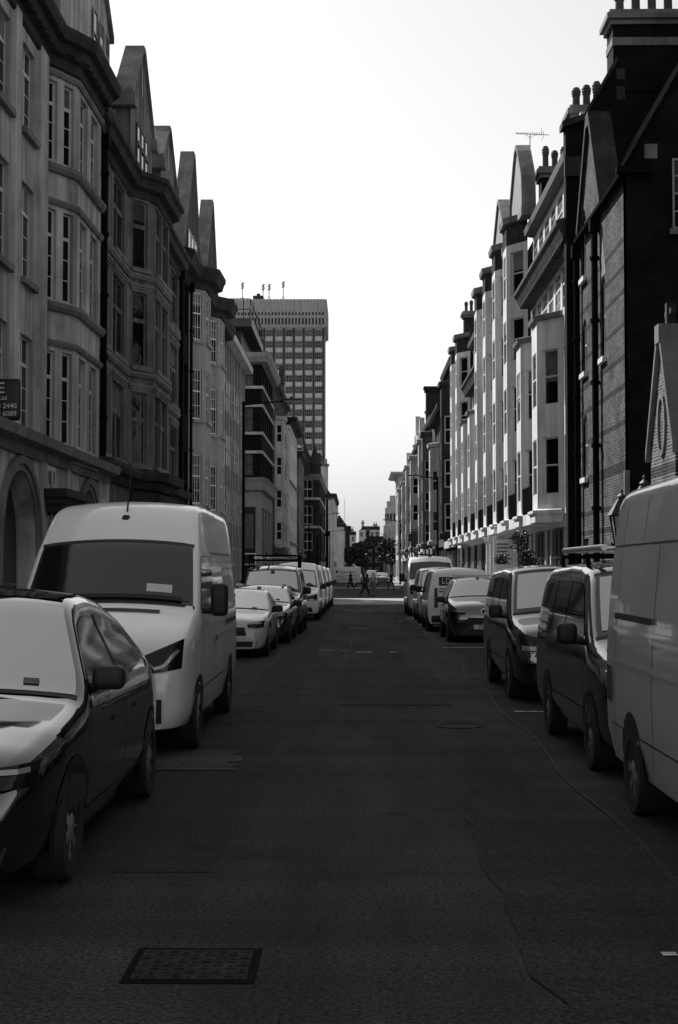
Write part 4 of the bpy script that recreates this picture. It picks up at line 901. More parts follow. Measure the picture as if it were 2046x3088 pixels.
m = MB(); m.box(7.35, 9.6, 149, 150.1, 15, 20.6); m.box(7.2, 9.75, 148.85, 150.2, 20.6, 20.9); m.box(7.1, 9.85, 148.75, 150.3, 20.9, 21.15); m.build('chimney', 'dark brick', Bx)
block('terraced_building', 'ornate stone building with domed oriel and curved gable on the right', 'building', 7.0, 150.2, 178, 1, 15.6, 5, 7, 'white stone', roof_h=2.6, bays=[(5, 2.0, 1.0, 4, 14.5, 'white stone'), (20, 2.0, 1.0, 4, 14.5, 'white stone')], gables=[(12, 3, 4.2), (22, 2.4, 3)], chim=[(8.2, 9.4, 165, 166, 20.5, 3)], group=TG)
block('terraced_building', 'stone fronted building with gabled top farthest but one on the right', 'building', 7.0, 178.2, 214, 1, 14.6, 5, 9, 'white stone', roof_h=2.8, bays=[(9, 2.2, 1.0, 4, 13.5, 'white stone'), (26, 2.2, 1.0, 4, 13.5, 'white stone')], gables=[(18, 3, 3.4)], chim=[(8.4, 9.6, 190, 191, 20.0, 3), (8.4, 9.6, 205, 206, 20.0, 3)], group=TG)
block('pale_corner_house', 'pale classical corner house with deep cornices on the far right of the street', 'building', 7.0, 236, 252, 1, 18.0, 5, 5, 'white stone', ww=1.6, wh=2.8, fm='dark metal', nearw=(4.6, 1), roof_h=1.2, cornice='white stone', cor=1.3, bands=(14.6, 6.5), shop=False, wall_h0=.5, depth=18)
def round_tower():
    T = thing('stepped_tower', 'hazy white stepped round tower far off beyond the pale corner house', 'tower', (9.8, 360, 0))
    m = MB(); m.lathe((0, 0, 0), [(2.9, 0), (2.9, 13), (2.5, 13.2), (2.5, 17.5), (2.1, 17.6), (2.1, 19.2), (1.3, 19.3), (1.3, 20.6)], 20); m.build('drum', 'white stone', T, smooth=True)
    m = MB()
    for k in range(7):
        a = R(200 + k * 22); 
        for z in (14.2,): m.box(2.45 * math.cos(a) - .25, 2.45 * math.cos(a) + .25, 2.45 * math.sin(a) - .25, 2.45 * math.sin(a) + .25, z, z + 1.8)
    m.build('opening', 'black shop', T)
round_tower()
block('shade_block', 'dark brick block added unseen just outside the right edge to cut side light', 'building', 9.5, 3, 29, 1, 13, 3, 4, 'dark brick', roof_h=4, shop=False)  # unseen block added to keep sky light off the van sides and road
bk = thing('bounce_terrace', 'long sunlit stucco terrace added behind the photographer to bounce light, seen only in reflections', 'building', (0, -30, 0)); m = MB(); fb = Fr((26, -30), (-26, -30)); O = [(1.5 + 3.4 * k, 2.9 + 3.4 * k, z, z + 2) for k in range(15) for z in (1.2, 4.8, 8.4, 12)]; wall(m, fb, 0, 17, O, .2); m.build('wall', 'cream stucco', bk)  # added out of view to throw bounced sunlight onto the vehicle fronts
for o in O: far_window(bk, fb, o[0], o[2], 1.4, 2.0)
# buildings that close the view
block('brick_villa', 'dark brick villa closing the street between trees', 'building', 1.2, 420.5, 440, 1, 9.6, 3, 5, 'dark brick', ww=1.0, wh=1.6, roof_h=2.2, nearw=(6, 3), depth=7, shop=False, wall_h0=.4, chim=[(3, 4, 424, 425, 14, 2)])
for k, (x, y, wd, h_, lab) in enumerate(((-9, 520, 9, 14.5, 'low pale flats seen faintly over the left of the street end'), (1, 540, 8, 17.0, 'pale block with chimneys seen over the dark villa'), (10, 530, 9, 15.2, 'pale stepped block seen over the trees at the right of the street end'))):
    block('far_flats', lab, 'building', x, y, y + 16, 1, h_, 5, 3, 'white stone', nearw=(wd, 4), roof_h=1.4, depth=wd, shop=False, cornice=None, chim=[(x + 1, x + 2, y + 1, y + 2, h_ + 3, 2), (x + wd - 2.5, x + wd - 1, y + 1, y + 2, h_ + 2.2, 2)])
M1 = thing('lattice_mast', 'very thin lattice mast far behind the left row', 'mast', (-4.6, 560, 0))
m = MB()
for s in (-1, 1): m.tube((s * .35, 0, 0), (s * .12, 0, 30), .05, n=4)
for k in range(24): m.tube((-.33 + k * .009, 0, k * 1.2), (.33 - k * .009, 0, k * 1.2 + 1.2), .035, n=4)
m.build('lattice', 'concrete', M1)

# ================================================================== VEHICLES
def paint(name, v, rough=.35, coat=.8, ior=1.5):
    m, n, l, b = newmat(name); b.inputs['Coat IOR'].default_value = ior
    b.inputs['Base Color'].default_value = (v, v, v, 1); b.inputs['Roughness'].default_value = rough
    b.inputs['Coat Weight'].default_value = coat; b.inputs['Coat Roughness'].default_value = .05
    tc = n.new('ShaderNodeTexCoord'); t = n.new('ShaderNodeTexNoise'); t.inputs['Scale'].default_value = 3.0; t.inputs['Detail'].default_value = 6
    l.new(tc.outputs['Object'], t.inputs['Vector'])
    r = n.new('ShaderNodeMapRange'); r.inputs[1].default_value = .3; r.inputs[2].default_value = .75; r.inputs[3].default_value = rough * .8; r.inputs[4].default_value = rough * 1.5
    l.new(t.outputs['Fac'], r.inputs[0]); l.new(r.outputs[0], b.inputs['Roughness'])
    bp = n.new('ShaderNodeBump'); bp.inputs['Strength'].default_value = .05; bp.inputs['Distance'].default_value = .03
    t2 = n.new('ShaderNodeTexNoise'); t2.inputs['Scale'].default_value = 2.2; l.new(tc.outputs['Object'], t2.inputs['Vector'])
    l.new(t2.outputs['Fac'], bp.inputs['Height']); l.new(bp.outputs[0], b.inputs['Coat Normal'])
    return m
paint('white car paint', .84); paint('silver car paint', .55, .3); paint('grey car paint', .50); paint('dark car paint', .012, .15, 1, 2.1); paint('black car paint', .005, .1, 1, 2.1); paint('charcoal car paint', .012, .15, 1, 2.3)
plain('tyre', .014, .85); plain('wheel rim', .33, .4, .4); plain('black plastic', .012, .55); plain('chrome', .7, .12, 1.0); plain('lamp glass', .35, .08, .3, 1.8); plain('dark lamp', .01, .08, 0, 1.4); plain('tail lamp', .05, .2)
plain('number plate', .6, .5); plain('arch black', .004, .9); plain('plate ink', .01, .6); plain('aluminium', .6, .35, .6)

def lerp(tab, x):
    if x <= tab[0][0]: return tab[0][1]
    for (a, b), (c, d) in zip(tab[:-1], tab[1:]):
        if x <= c: return b + (d - b) * (x - a) / (c - a) if c > a else d
    return tab[-1][1]
def smooth(tab, x, h=.06):
    return (lerp(tab, x - h) + lerp(tab, x - h / 2) + lerp(tab, x) * 2 + lerp(tab, x + h / 2) + lerp(tab, x + h)) / 6
class Shell:
    """vehicle body: nose at y=0, tail at y=L; widths by height (tum) times plan taper (plan); top line by y"""
    def __init__(s, L, top, tum, plan, zb=.28, r=.12, crown=.05):
        s.L, s.top, s.tum, s.plan, s.zb, s.r, s.crown = L, top, tum, plan, zb, r, crown
    def zt(s, y): return smooth(s.top, y)
    def W(s, y, z): return smooth(s.tum, z) * smooth(s.plan, y)
    def edge(s, y): zt = s.zt(y); r = min(s.r, max(.02, (zt - s.zb) * .4)); return zt, r, s.W(y, zt - r)
    def ring(s, y):
        zt, r, we = s.edge(y); zl = zt - r; pts = []
        K = 9
        for k in range(K): z = s.zb + (zl - s.zb) * k / (K - 1); pts.append((s.W(y, z), z))
        pts[0] = (pts[0][0] - .04, pts[0][1])
        for k in range(1, 5): a = math.pi / 2 * k / 4; pts.append((we - r + r * math.cos(a), zl + r * math.sin(a)))
        xw = we - r
        for k in range(1, 4): x = xw * (1 - k / 3.5); pts.append((x, zt + s.crown * (1 - (x / max(.05, xw)) ** 2)))
        full = [(x, y, z) for x, z in pts] + [(0, y, zt + s.crown)] + [(-x, y, z) for x, z in reversed(pts)]
        return full
    def body(s, name, mat, parent):
        m = MB(); ys = sorted(set([0, .02, .05, .09, .14] + [s.L * k / 56 for k in range(57)] + [s.L - .02, s.L - .06])); G = [s.ring(y) for y in ys]
        m.grid(G); n = len(G[0]); m.quad(*G[0]); m.quad(*reversed(G[-1])); 
        for a, b in zip(G[:-1], G[1:]): m.quad(a[0], b[0], b[-1], a[-1])
        return m.build(name, mat, parent, smooth=True, angle=50)
    def side(s, m, top, bot, sd, off=.006, n=10, rows_=5):
        """patch between two polylines (y,z) on side sd"""
        g = []
        for k in range(n + 1):
            t = k / n; yt, zt = s._poly(top, t); yb, zb = s._poly(bot, t); row = []
            for j in range(rows_ + 1):
                q = j / rows_; y, z = yt + (yb - yt) * q, zt + (zb - zt) * q; z = min(z, s.zt(y) - s.edge(y)[1]); row.append((sd * (s.W(y, z) + off), y, z))
            g.append(row)
        m.grid(g)
    def _poly(s, P, t):
        Ls = [0]
        for a, b in zip(P[:-1], P[1:]): Ls.append(Ls[-1] + math.hypot(b[0] - a[0], b[1] - a[1]))
        d = t * Ls[-1]
        for i in range(len(P) - 1):
            if d <= Ls[i + 1] + 1e-9: q = (d - Ls[i]) / max(1e-6, Ls[i + 1] - Ls[i]); return P[i][0] + (P[i + 1][0] - P[i][0]) * q, P[i][1] + (P[i + 1][1] - P[i][1]) * q
        return P[-1]
    def over(s, m, y0, y1, f0, f1, g0=None, g1=None, off=.008, n=12, c=10):
        """patch on the top surface (bonnet, windscreen, roof) from y0 to y1, width fraction f0..f1 at y0 and g0..g1 at y1"""
        g0 = f0 if g0 is None else g0; g1 = f1 if g1 is None else g1; G = []
        for k in range(n + 1):
            y = y0 + (y1 - y0) * k / n; zt, r, we = s.edge(y); dz = (s.zt(y + .02) - s.zt(y - .02)) / .04; nl = math.hypot(1, dz); row = []
            a, b = f0 + (g0 - f0) * k / n, f1 + (g1 - f1) * k / n
            for j in range(c + 1):
                f = a + (b - a) * j / c; x = f * (we - r * .35); xw = we - r; z = zt + s.crown * (1 - min(1, (x / max(.05, xw)) ** 2))
                if abs(x) > xw: z = zt - r + math.sqrt(max(0, r * r - (abs(x) - xw) ** 2))
                row.append((x, y - dz / nl * off, z + off / nl))
            G.append(row)
        m.grid(G)
    def front_y(s, x, z):
        lo, hi = 0.0, s.L * .5
        def inside(y): zt, r, we = s.edge(y); return z <= zt + s.crown * .6 and abs(x) <= s.W(y, min(z, zt - r))
        for _ in range(26):
            mid = (lo + hi) / 2
            if inside(mid): hi = mid
            else: lo = mid
        return hi
    def nose(s, m, poly_top, poly_bot, off=.012, n=8, rows_=4):
        """patch on the front between two (x,z) polylines"""
        g = []
        for k in range(n + 1):
            t = k / n; xt, zt = s._poly(poly_top, t); xb, zb = s._poly(poly_bot, t)
            g.append([(lambda x, z: (x, s.front_y(x, z) - off, z))(xt + (xb - xt) * j / rows_, zt + (zb - zt) * j / rows_) for j in range(rows_ + 1)])
        m.grid(g)
    def tail(s, m, x0, x1, z0, z1, off=.008):
        m.box(x0, x1, s.L - .03, s.L + off, z0, z1)
def wheels(sh, root, ys, rad=.34, wd=.2, x=None, rim='wheel rim'):
    for y in ys:
        for sd in (-1, 1):
            w0 = sh.W(y, rad + .1); a = MB(); n = 22; R_ = rad * 1.2; c = (sd * (w0 + .004), y, rad + .02)
            pts = [(sd * (sh.W(y + R_ * math.cos(q), max(.3, rad + R_ * math.sin(q))) + .006), y + R_ * math.cos(q), max(sh.zb - .02, rad + .02 + R_ * math.sin(q))) for q in [2 * math.pi * k / n for k in range(n)]]
            a.quad(*pts); a.build('wheel_arch', 'arch black', root)
            xo = sd * (w0 + .012); t = MB()
            pr = [(rad * .66, -wd), (rad * .97, -wd), (rad, -wd * .8), (rad, -.03), (rad * .95, 0), (rad * .68, .0), (rad * .66, -.03)]
            t.lathe((xo, y, rad), [(r, sd * h) for r, h in pr], 20, 'X'); tw = t.build('wheel', 'tyre', root, smooth=True)
            q = MB(); q.lathe((xo - sd * .03, y, rad), [(rad * .66, 0), (rad * .6, sd * .012), (.07, sd * .012), (.06, sd * .02)], 20, 'X')
            q.cur = 1
            for k in range(7):
                a_ = 2 * math.pi * (k + .5) / 7; cc, ss = math.cos(a_), math.sin(a_); xs = xo - sd * .0165
                q.quad(*[(xs, y + cc * u - ss * v, rad + ss * u + cc * v) for u, v in ((.1, -.015), (rad * .55, -.04), (rad * .55, .04), (.1, .015))])
            q.cur = 0
            q.build('rim', [rim, 'arch black'], tw, smooth=True)
def mirror(sh, root, y, z, sd, w=.2, h=.22, d=.12, mat='black plastic', arm=.12):
    x = sh.W(y, z); m = MB(); m.rbox(sd * (x + arm + w / 2), y, z + .02, w, d, h, min(w, h, d) * .42, 4); m.tube((sd * (x - .03), y + .02, z - h * .3), (sd * (x + arm + .03), y + .01, z - h * .25), .035, n=8)
    return m.build('mirror', mat, root, smooth=True, angle=60)
def plate(root, y, z, txt=None, x=0.0, nrm=(0, -1, 0), w=.52):
    m = MB(); s = nrm[1]; m.box(x - w / 2, x + w / 2, min(y, y + .012 * s), max(y, y + .012 * s), z - .055, z + .055); p = m.build('number_plate', 'number plate', root)
    if txt: text(txt, .115, 'plate ink', p, (x, y + .015 * s, z), (-s, 0, 0) if s > 0 else (1, 0, 0), nrm)
    return p
def gaps(sh, root, lines, sides=(-1, 1), wd=.012, mat='black plastic', name='panel_gap', off=.004):
    for P in lines:
        for sd in sides:
            hor = abs(P[-1][0] - P[0][0]) > abs(P[-1][1] - P[0][1]); m = MB()
            sh.side(m, [(a + (0 if hor else -wd / 2), b + (wd / 2 if hor else 0)) for a, b in P], [(a + (0 if hor else wd / 2), b - (wd / 2 if hor else 0)) for a, b in P], sd, off, 12, 1); m.build(name, mat, root)

PLAN_V = [(0, .74), (.06, .84), (.2, .92), (.5, .975), (1.0, 1.0), (4, 1.0), (5.5, .985), (6, .97)]
def high_van(name, label, loc, ptint='white car paint', L=5.9, H=2.66, group=None, rz=0, antenna=True, screen='van screen', plate_txt=None, rail=1.24):
    """tall panel van, sloping bonnet, big windscreen under a high brow"""
    T = thing(name, label, 'van', loc, rz, group)
    top = [(0, .66), (.03, 1.02), (.12, 1.14), (.35, 1.25), (.75, 1.39), (.98, 1.47), (1.02, 1.49), (1.62, 2.13), (1.72, 2.20), (1.95, 2.40), (2.25, H - .08), (2.6, H - .02), (3.2, H), (L - .1, H - .02), (L, H - .08)]
    tum = [(.2, .95), (.5, .985), (1.0, 1.0), (1.4, .985), (2.0, .93), (2.5, .86), (2.8, .80)]
    sh = Shell(L, top, tum, PLAN_V, .3, .13, .05); sh.body('body', ptint, T)
    m = MB(); sh.over(m, 1.04, 1.66, -.97, .97, -.95, .95, .008, 14, 14); m.build('windscreen_border', 'screen border', T, smooth=True); m = MB(); sh.over(m, 1.075, 1.63, -.93, .93, -.92, .92, .013, 14, 14); m.build('windscreen', screen, T, smooth=True)
    m = MB(); sh.over(m, 1.0, 1.045, -.99, .99, None, None, .01, 2, 12); m.build('windscreen_seal', 'black plastic', T, smooth=True); m = MB(); sh.over(m, 1.655, 1.70, -.97, .97, None, None, .01, 2, 12); m.build('windscreen_seal', 'black plastic', T, smooth=True)
    for sd in (-1, 1):
        m = MB(); sh.side(m, [(1.62, 2.03), (1.8, 2.06), (2.62, 2.06)], [(1.22, 1.48), (1.5, 1.42), (2.62, 1.36)], sd); m.build('side_window', 'vehicle glass', T, smooth=True)
        mirror(sh, T, 1.35, 1.55, sd, .19, .36, .14, arm=.1)
        m = MB(); sh.nose(m, [(sd * .50, 1.02), (sd * .92, 1.2)], [(sd * .48, .84), (sd * .9, .9)], .012); hl = m.build('headlight', 'dark lamp', T, smooth=True)
        m = MB(); sh.nose(m, [(sd * .54, .90), (sd * .72, .94), (sd * .86, 1.1)], [(sd * .54, .87), (sd * .74, .91), (sd * .89, 1.08)], .02); m.build('lamp_strip', 'lamp glass', hl, smooth=True)
        m = MB(); sh.side(m, [(2.4, 1.12), (2.62, 1.12)], [(2.4, 1.07), (2.62, 1.07)], sd, .03); m.build('door_handle', 'black plastic', T)
    m = MB(); sh.nose(m, [(-.44, 1.08), (.44, 1.08)], [(-.48, .82), (.48, .82)], .012, 10); m.build('grille', 'black plastic', T, smooth=True)
    m = MB(); sh.nose(m, [(-.72, .60), (.72, .60)], [(-.72, .36), (.72, .36)], .022, 16); m.build('bumper', 'black plastic', T, smooth=True)
    m = MB(); sh.over(m, .80, .88, -.08, .62, None, None, .01, 3, 6); m.build('bonnet_vent', 'black plastic', T, smooth=True)
    for x in (-.55, .12):
        m = MB(); sh.over(m, 1.06, 1.10, x, x + .72, x + .02, x + .72, .03, 2, 6); m.build('wiper', 'black plastic', T, smooth=True)
    gaps(sh, T, [[(1.25, 1.2), (1.2, .5)], [(2.72, 2.1), (2.72, .45)], [(3.95, 2.1), (3.95, .45)], [(2.8, 2.1), (L - .1, 2.1)], [(1.3, .62), (5.7, .62)]])
    gaps(sh, T, [[(3.95, rail), (5.5, rail)]], wd=.05, name='slide_rail', off=.02)
    gaps(sh, T, [[(2.75, rail - .1), (5.75, rail - .1)]], wd=.035, mat=ptint, name='body_crease', off=.016)
    wheels(sh, T, [.98, L - 1.15], .35)
    if antenna:
        m = MB(); m.lathe((.02, 2.05, 2.46), [(.06, -.02), (.07, .02), (.03, .07)], 10); m.tube((.02, 2.07, 2.48), (.0, 2.5, 3.05), .012, .006, 6); m.build('aerial', 'black plastic', T, smooth=True)
    plate(T, -.02, .5, plate_txt)
    return T, sh
def screen_bits(sh, T, kind):
    y0, y1 = (1.60, 1.715) if kind == 'V' else (1.86, 2.0) if T.get('category') == 'car' and sh.zt(2.0) < 1.75 and sh.zt(1.7) < 1.55 else (1.6, 1.7)
    m = MB(); sh.over(m, y0, y1, -.07, .07, None, None, .02, 2, 3); m.build('camera_housing', 'black plastic', T, smooth=True)
    m = MB(); yb = 1.12 if kind == 'V' else 1.36 if sh.zt(1.7) < 1.45 else 1.22
    sh.over(m, yb, yb + .045, .55, .67, None, None, .02, 2, 4); m.build('permit', 'curtain', T)
def mid_van(name, label, loc, ptint, L=4.9, H=1.97, group=None, rz=0, rear=False, dark_rear=True, chrome=True, plate_txt=None, wscreen='windscreen'):
    """medium van with short bonnet and raked screen"""
    T = thing(name, label, 'van', loc, rz, group)
    top = [(0, .6), (.03, .88), (.12, 1.0), (.35, 1.08), (.8, 1.16), (.95, 1.21), (1.0, 1.23), (1.75, 1.84), (1.9, 1.91), (2.3, H - .02), (3.2, H), (L - .25, H - .03), (L - .06, H - .1), (L, H - .2)]
    tum = [(.2, .92), (.5, .955), (.95, .96), (1.2, .94), (1.5, .89), (1.8, .82), (2.0, .77)]
    sh = Shell(L, top, tum, PLAN_V, .27, .16, .05); sh.body('body', ptint, T)
    m = MB(); sh.over(m, 1.03, 1.76, -.95, .95, -.93, .93, .008, 14, 12); ws = m.build('windscreen_border', 'screen border', T, smooth=True); m = MB(); sh.over(m, 1.085, 1.72, -.89, .89, -.88, .88, .013, 12, 12); ws = m.build('windscreen', wscreen, T, smooth=True); screen_bits(sh, T, 'V' if L and H > 1.8 else 'C')
    m = MB(); sh.over(m, .99, 1.035, -.97, .97, None, None, .01, 2, 12); m.build('windscreen_seal', 'black plastic', T, smooth=True)
    m = MB(); sh.over(m, 1.755, 1.80, -.95, .95, None, None, .01, 2, 12); m.build('windscreen_seal', 'black plastic', T, smooth=True)
    m = MB()
    for x in (-.35, .25): sh.over(m, 1.05, 1.12, x, x + .55, x + .1, x + .5, .02, 2, 5)
    m.build('wiper', 'black plastic', T)
    for sd in (-1, 1):
        m = MB(); sh.side(m, [(1.72, 1.74), (1.9, 1.78), (2.5, 1.78)], [(1.28, 1.25), (1.6, 1.18), (2.5, 1.15)], sd); m.build('side_window', 'vehicle glass', T, smooth=True)
        m = MB(); sh.side(m, [(2.62, 1.78), (3.6, 1.78)], [(2.62, 1.15), (3.6, 1.15)], sd); m.build('side_window', 'vehicle glass' if dark_rear else ptint, T, smooth=True)
        m = MB(); sh.side(m, [(3.68, 1.78), (L - .35, 1.72)], [(3.68, 1.15), (L - .22, 1.17)], sd); m.build('side_window', 'vehicle glass' if dark_rear else ptint, T, smooth=True)
        mirror(sh, T, 1.42, 1.25, sd, .2, .21, .14, arm=.05)
        m = MB(); sh.nose(m, [(sd * .50, .90), (sd * .87, 1.0)], [(sd * .50, .74), (sd * .86, .76)], .012); hl = m.build('headlight', 'dark lamp', T, smooth=True)
        m = MB(); sh.nose(m, [(sd * .56, .80), (sd * .84, .82)], [(sd * .56, .745), (sd * .84, .75)], .02); m.build('lamp_strip', 'lamp glass', hl, smooth=True)
        m = MB(); sh.side(m, [(2.3, 1.03), (2.5, 1.03)], [(2.3, 1.0), (2.5, 1.0)], sd, .03); m.build('door_handle', 'chrome' if chrome else 'black plastic', T); m = MB(); sh.side(m, [(2.68, 1.03), (2.88, 1.03)], [(2.68, 1.0), (2.88, 1.0)], sd, .03); m.build('door_handle', 'chrome' if chrome else 'black plastic', T)
    m = MB(); sh.nose(m, [(-.48, .9), (.48, .9)], [(-.48, .72), (.48, .72)], .012, 10); gr = m.build('grille', 'black plastic', T, smooth=True)
    if chrome:
        m = MB()
        for z in (.86, .77): sh.nose(m, [(-.47, z + .012), (.47, z + .012)], [(-.47, z - .012), (.47, z - .012)], .02, 10, 1)
        m.build('chrome_bar', 'chrome', gr, smooth=True)
    m = MB(); sh.nose(m, [(-.66, .5), (.66, .5)], [(-.7, .33), (.7, .33)], .014, 12); m.build('bumper', 'black plastic', T, smooth=True)
    gaps(sh, T, [[(1.2, 1.1), (1.2, .45)], [(2.56, 1.8), (2.56, .45)], [(3.64, 1.8), (3.64, .45)], [(2.6, 1.08), (L - .2, 1.08)], [(1.3, .55), (L - .5, .55)]])
    wheels(sh, T, [.9, L - 1.0], .33)
    plate(T, -.02, .6, plate_txt)
    if rear:
        m = MB(); m.box(-.006, .006, L + .002, L + .008, .5, 1.75); m.build('door_gap', 'black plastic', T)
        for sd in (-1, 1):
            m = MB(); sh.tail(m, sd * .76 if sd < 0 else .66, -.66 if sd < 0 else .76, .75, 1.35, .02); m.build('tail_light', 'tail lamp', T)
        m = MB(); m.rbox(0, L + .03, .42, 1.7, .12, .2, .04); m.build('rear_bumper', 'black plastic', T, smooth=True)
    return T, sh
def car(name, label, loc, ptint, kind='suv', L=4.7, H=1.62, group=None, rz=0, trim='black plastic', mir=None, plate_txt=None, cat='car', wscreen='windscreen', roofm=None, rim='wheel rim'):
    T = thing(name, label, cat, loc, rz, group); h = H
    if kind == 'fastback':
        top = [(0, .55), (.04, .72), (.2, .84), (.6, .95), (1.1, 1.03), (1.25, 1.06), (1.3, 1.08), (2.05, h - .08), (2.25, h - .02), (2.7, h), (3.2, h - .05), (3.7, h - .2), (4.2, 1.2), (L - .1, 1.08), (L, .95)]
        yw0, yw1 = 1.30, 2.05; win = ([(1.95, h - .24), (2.3, h - .15), (2.9, h - .14), (3.5, h - .28)], [(1.5, 1.07), (2.2, 1.05), (3.0, 1.08), (3.95, 1.17)])
    elif kind == 'sedan':
        top = [(0, .55), (.04, .70), (.2, .80), (.7, .90), (1.2, .96), (1.32, .98), (1.36, 1.0), (2.15, h - .07), (2.35, h - .02), (2.8, h), (3.3, h - .05), (3.9, 1.14), (4.25, 1.06), (L - .08, 1.0), (L, .85)]
        yw0, yw1 = 1.36, 2.15; win = ([(2.05, h - .2), (2.4, h - .13), (3.0, h - .13), (3.5, h - .25)], [(1.6, 1.0), (2.3, .97), (3.0, .98), (3.75, 1.04)])
    elif kind == 'estate':
        top = [(0, .55), (.04, .72), (.2, .84), (.7, .94), (1.15, 1.0), (1.27, 1.02), (1.3, 1.04), (1.98, h - .07), (2.2, h - .02), (2.8, h), (3.9, h - .06), (L - .35, h - .14), (L - .1, 1.02), (L, .9)]
        yw0, yw1 = 1.3, 1.98; win = ([(1.9, h - .2), (2.2, h - .13), (3.2, h - .14), (L - .7, h - .22)], [(1.5, 1.02), (2.2, 1.0), (3.2, 1.03), (L - .45, 1.1)])
    else:   # suv / cab
        top = [(0, .6), (.04, .85), (.2, .97), (.6, 1.05), (1.0, 1.12), (1.12, 1.14), (1.16, 1.16), (1.75, h - .09), (1.95, h - .02), (2.5, h), (L - .8, h - .04), (L - .3, h - .16), (L - .06, 1.1), (L, .95)]
        yw0, yw1 = 1.16, 1.75; win = ([(1.68, h - .24), (1.95, h - .15), (3.2, h - .15), (L - .75, h - .2)], [(1.35, 1.13), (1.9, 1.1), (3.2, 1.1), (L - .4, 1.14)])
    tum = [(.2, .86), (.5, .92), (.85, .93), (1.05, .90), (1.3, .78), (1.5, .68), (1.7, .62)]
    plan = [(0, .70), (.06, .80), (.25, .90), (.6, .97), (1.2, 1.0), (L - .9, 1.0), (L - .2, .93), (L, .86)]
    sh = Shell(L, top, tum, plan, .2, .13, .04); sh.body('body', ptint, T)
    m = MB(); sh.over(m, yw0 + .01, yw1, -.95, .95, -.93, .93, .01, 14, 12); ws = m.build('windscreen', wscreen, T, smooth=True); screen_bits(sh, T, 'V' if L and H > 1.8 else 'C')
    m = MB(); sh.over(m, yw0 - .03, yw0 + .012, -.97, .97, None, None, .008, 2, 12); m.build('windscreen_seal', 'black plastic', T, smooth=True)
    if roofm: m = MB(); sh.over(m, yw1 + .12, 3.4, -.9, .9, None, None, .006, 10, 10); m.build('roof_glass', roofm, T, smooth=True)
    for sd in (-1, 1):
        m = MB(); sh.side(m, win[0], win[1], sd, .006, 16, 6); m.build('side_window', 'vehicle glass', T, smooth=True)
        mirror(sh, T, yw0 + .32, 1.16 if h > 1.7 else 1.08 if h > 1.5 else 1.0, sd, .22, .16, .12, mir or 'black plastic', arm=.03)
        zl = .78 if h < 1.5 else .86 if kind == 'suv' else .8
        m = MB(); sh.nose(m, [(sd * .48, zl - .03), (sd * .84, zl + .02)], [(sd * .48, zl - .12), (sd * .82, zl - .13)], .012); hl = m.build('headlight', 'dark lamp', T, smooth=True)
        m = MB(); sh.nose(m, [(sd * .5, zl - .03), (sd * .8, zl - .01)], [(sd * .5, zl - .055), (sd * .8, zl - .04)], .02, 6, 1); m.build('lamp_strip', 'lamp glass', hl, smooth=True)
        m = MB(); sh.side(m, [(2.2, .86), (2.4, .86)], [(2.2, .83), (2.4, .83)], sd, .025); m.build('door_handle', ptint, T); m = MB(); sh.side(m, [(3.15, .87), (3.35, .87)], [(3.15, .84), (3.35, .84)], sd, .025); m.build('door_handle', ptint, T)
        m = MB(); sh.side(m, [(2.68, h - .15), (2.76, h - .15)], [(2.72, 1.05), (2.8, 1.05)], sd, .009, 3, 5); m.build('door_pillar', 'black plastic', T)
    m = MB(); sh.nose(m, [(-.42, .66), (.42, .66)], [(-.46, .48), (.46, .48)], .012, 10); m.build('grille', 'black plastic', T, smooth=True)
    m = MB(); sh.nose(m, [(-.7, .36), (.7, .36)], [(-.66, .24), (.66, .24)], .012, 12); m.build('bumper', 'black plastic', T, smooth=True)
    gaps(sh, T, [[(1.35, 1.0), (1.3, .4)], [(2.72, 1.0), (2.72, .35)], [(1.35, .36), (3.8, .36)]], wd=.01, mat='arch black')
    wheels(sh, T, [.88, L - .95], .34, rim=rim)
    plate(T, -.02, .42, plate_txt)
    return T, sh

# ---- left row, nearest first (all face the camera)
T, sh = car('parked_car', 'black fastback car with bright windscreen nearest the camera on the left', (-2.64, 7.9, 0), 'black car paint', 'fastback', 5.0, 1.72, roofm='vehicle glass', plate_txt=None)
T, sh = high_van('panel_van', 'tall white panel van with aerial on its brow parked behind the near black car', (-2.67, 14.3, 0), L=5.9, H=2.68)
m = MB(); sh.over(m, 1.14, 1.22, .42, .72, None, None, .016, 2, 4); m.build('paper_permit', 'number plate', T)
T, sh = car('parked_car', 'silver saloon car with pale bonnet parked beyond the tall white van', (-2.82, 30.6, 0), 'silver car paint', 'sedan', 4.6, 1.43)
T, sh = car('parked_car', 'dark estate car with white roof rail behind the silver saloon', (-2.6, 36.2, 0), 'dark car paint', 'estate', 4.7, 1.46)
for sd in (-1, 1): m = MB(); m.tube((sd * .62, 2.1, 1.5), (sd * .6, 4.0, 1.47), .03, n=6); m.build('roof_rail', 'aluminium', T)
T, sh = mid_van('panel_van', 'black van with ladder rack on its roof in the left row', (-2.55, 41.8, 0), 'black car paint', 4.9, 2.0, chrome=False)
m = MB()
for y in (2.2, 3.2, 4.2): m.tube((-.78, y, 2.2), (.78, y, 2.2), .025, n=6); m.tube((-.76, y, 1.96), (-.76, y, 2.35), .022, n=6); m.tube((.76, y, 1.96), (.76, y, 2.35), .022, n=6)
for x in (-.76, .76): m.tube((x, 2.0, 2.33), (x, 4.5, 2.33), .025, n=6)
m.tube((-.78, 2.05, 2.33), (.78, 2.05, 2.33), .03, n=6); m.build('roof_rack', 'black iron', T)
m = MB(); m.tube((-.55, 2.0, 2.27), (-.55, 4.6, 2.27), .05, n=10); m.tube((-.2, 2.1, 2.26), (-.2, 4.6, 2.26), .03, n=8)
for k in range(9): m.tube((-.12, 2.3 + k * .25, 2.27), (.3, 2.3 + k * .25, 2.27), .015, n=5)
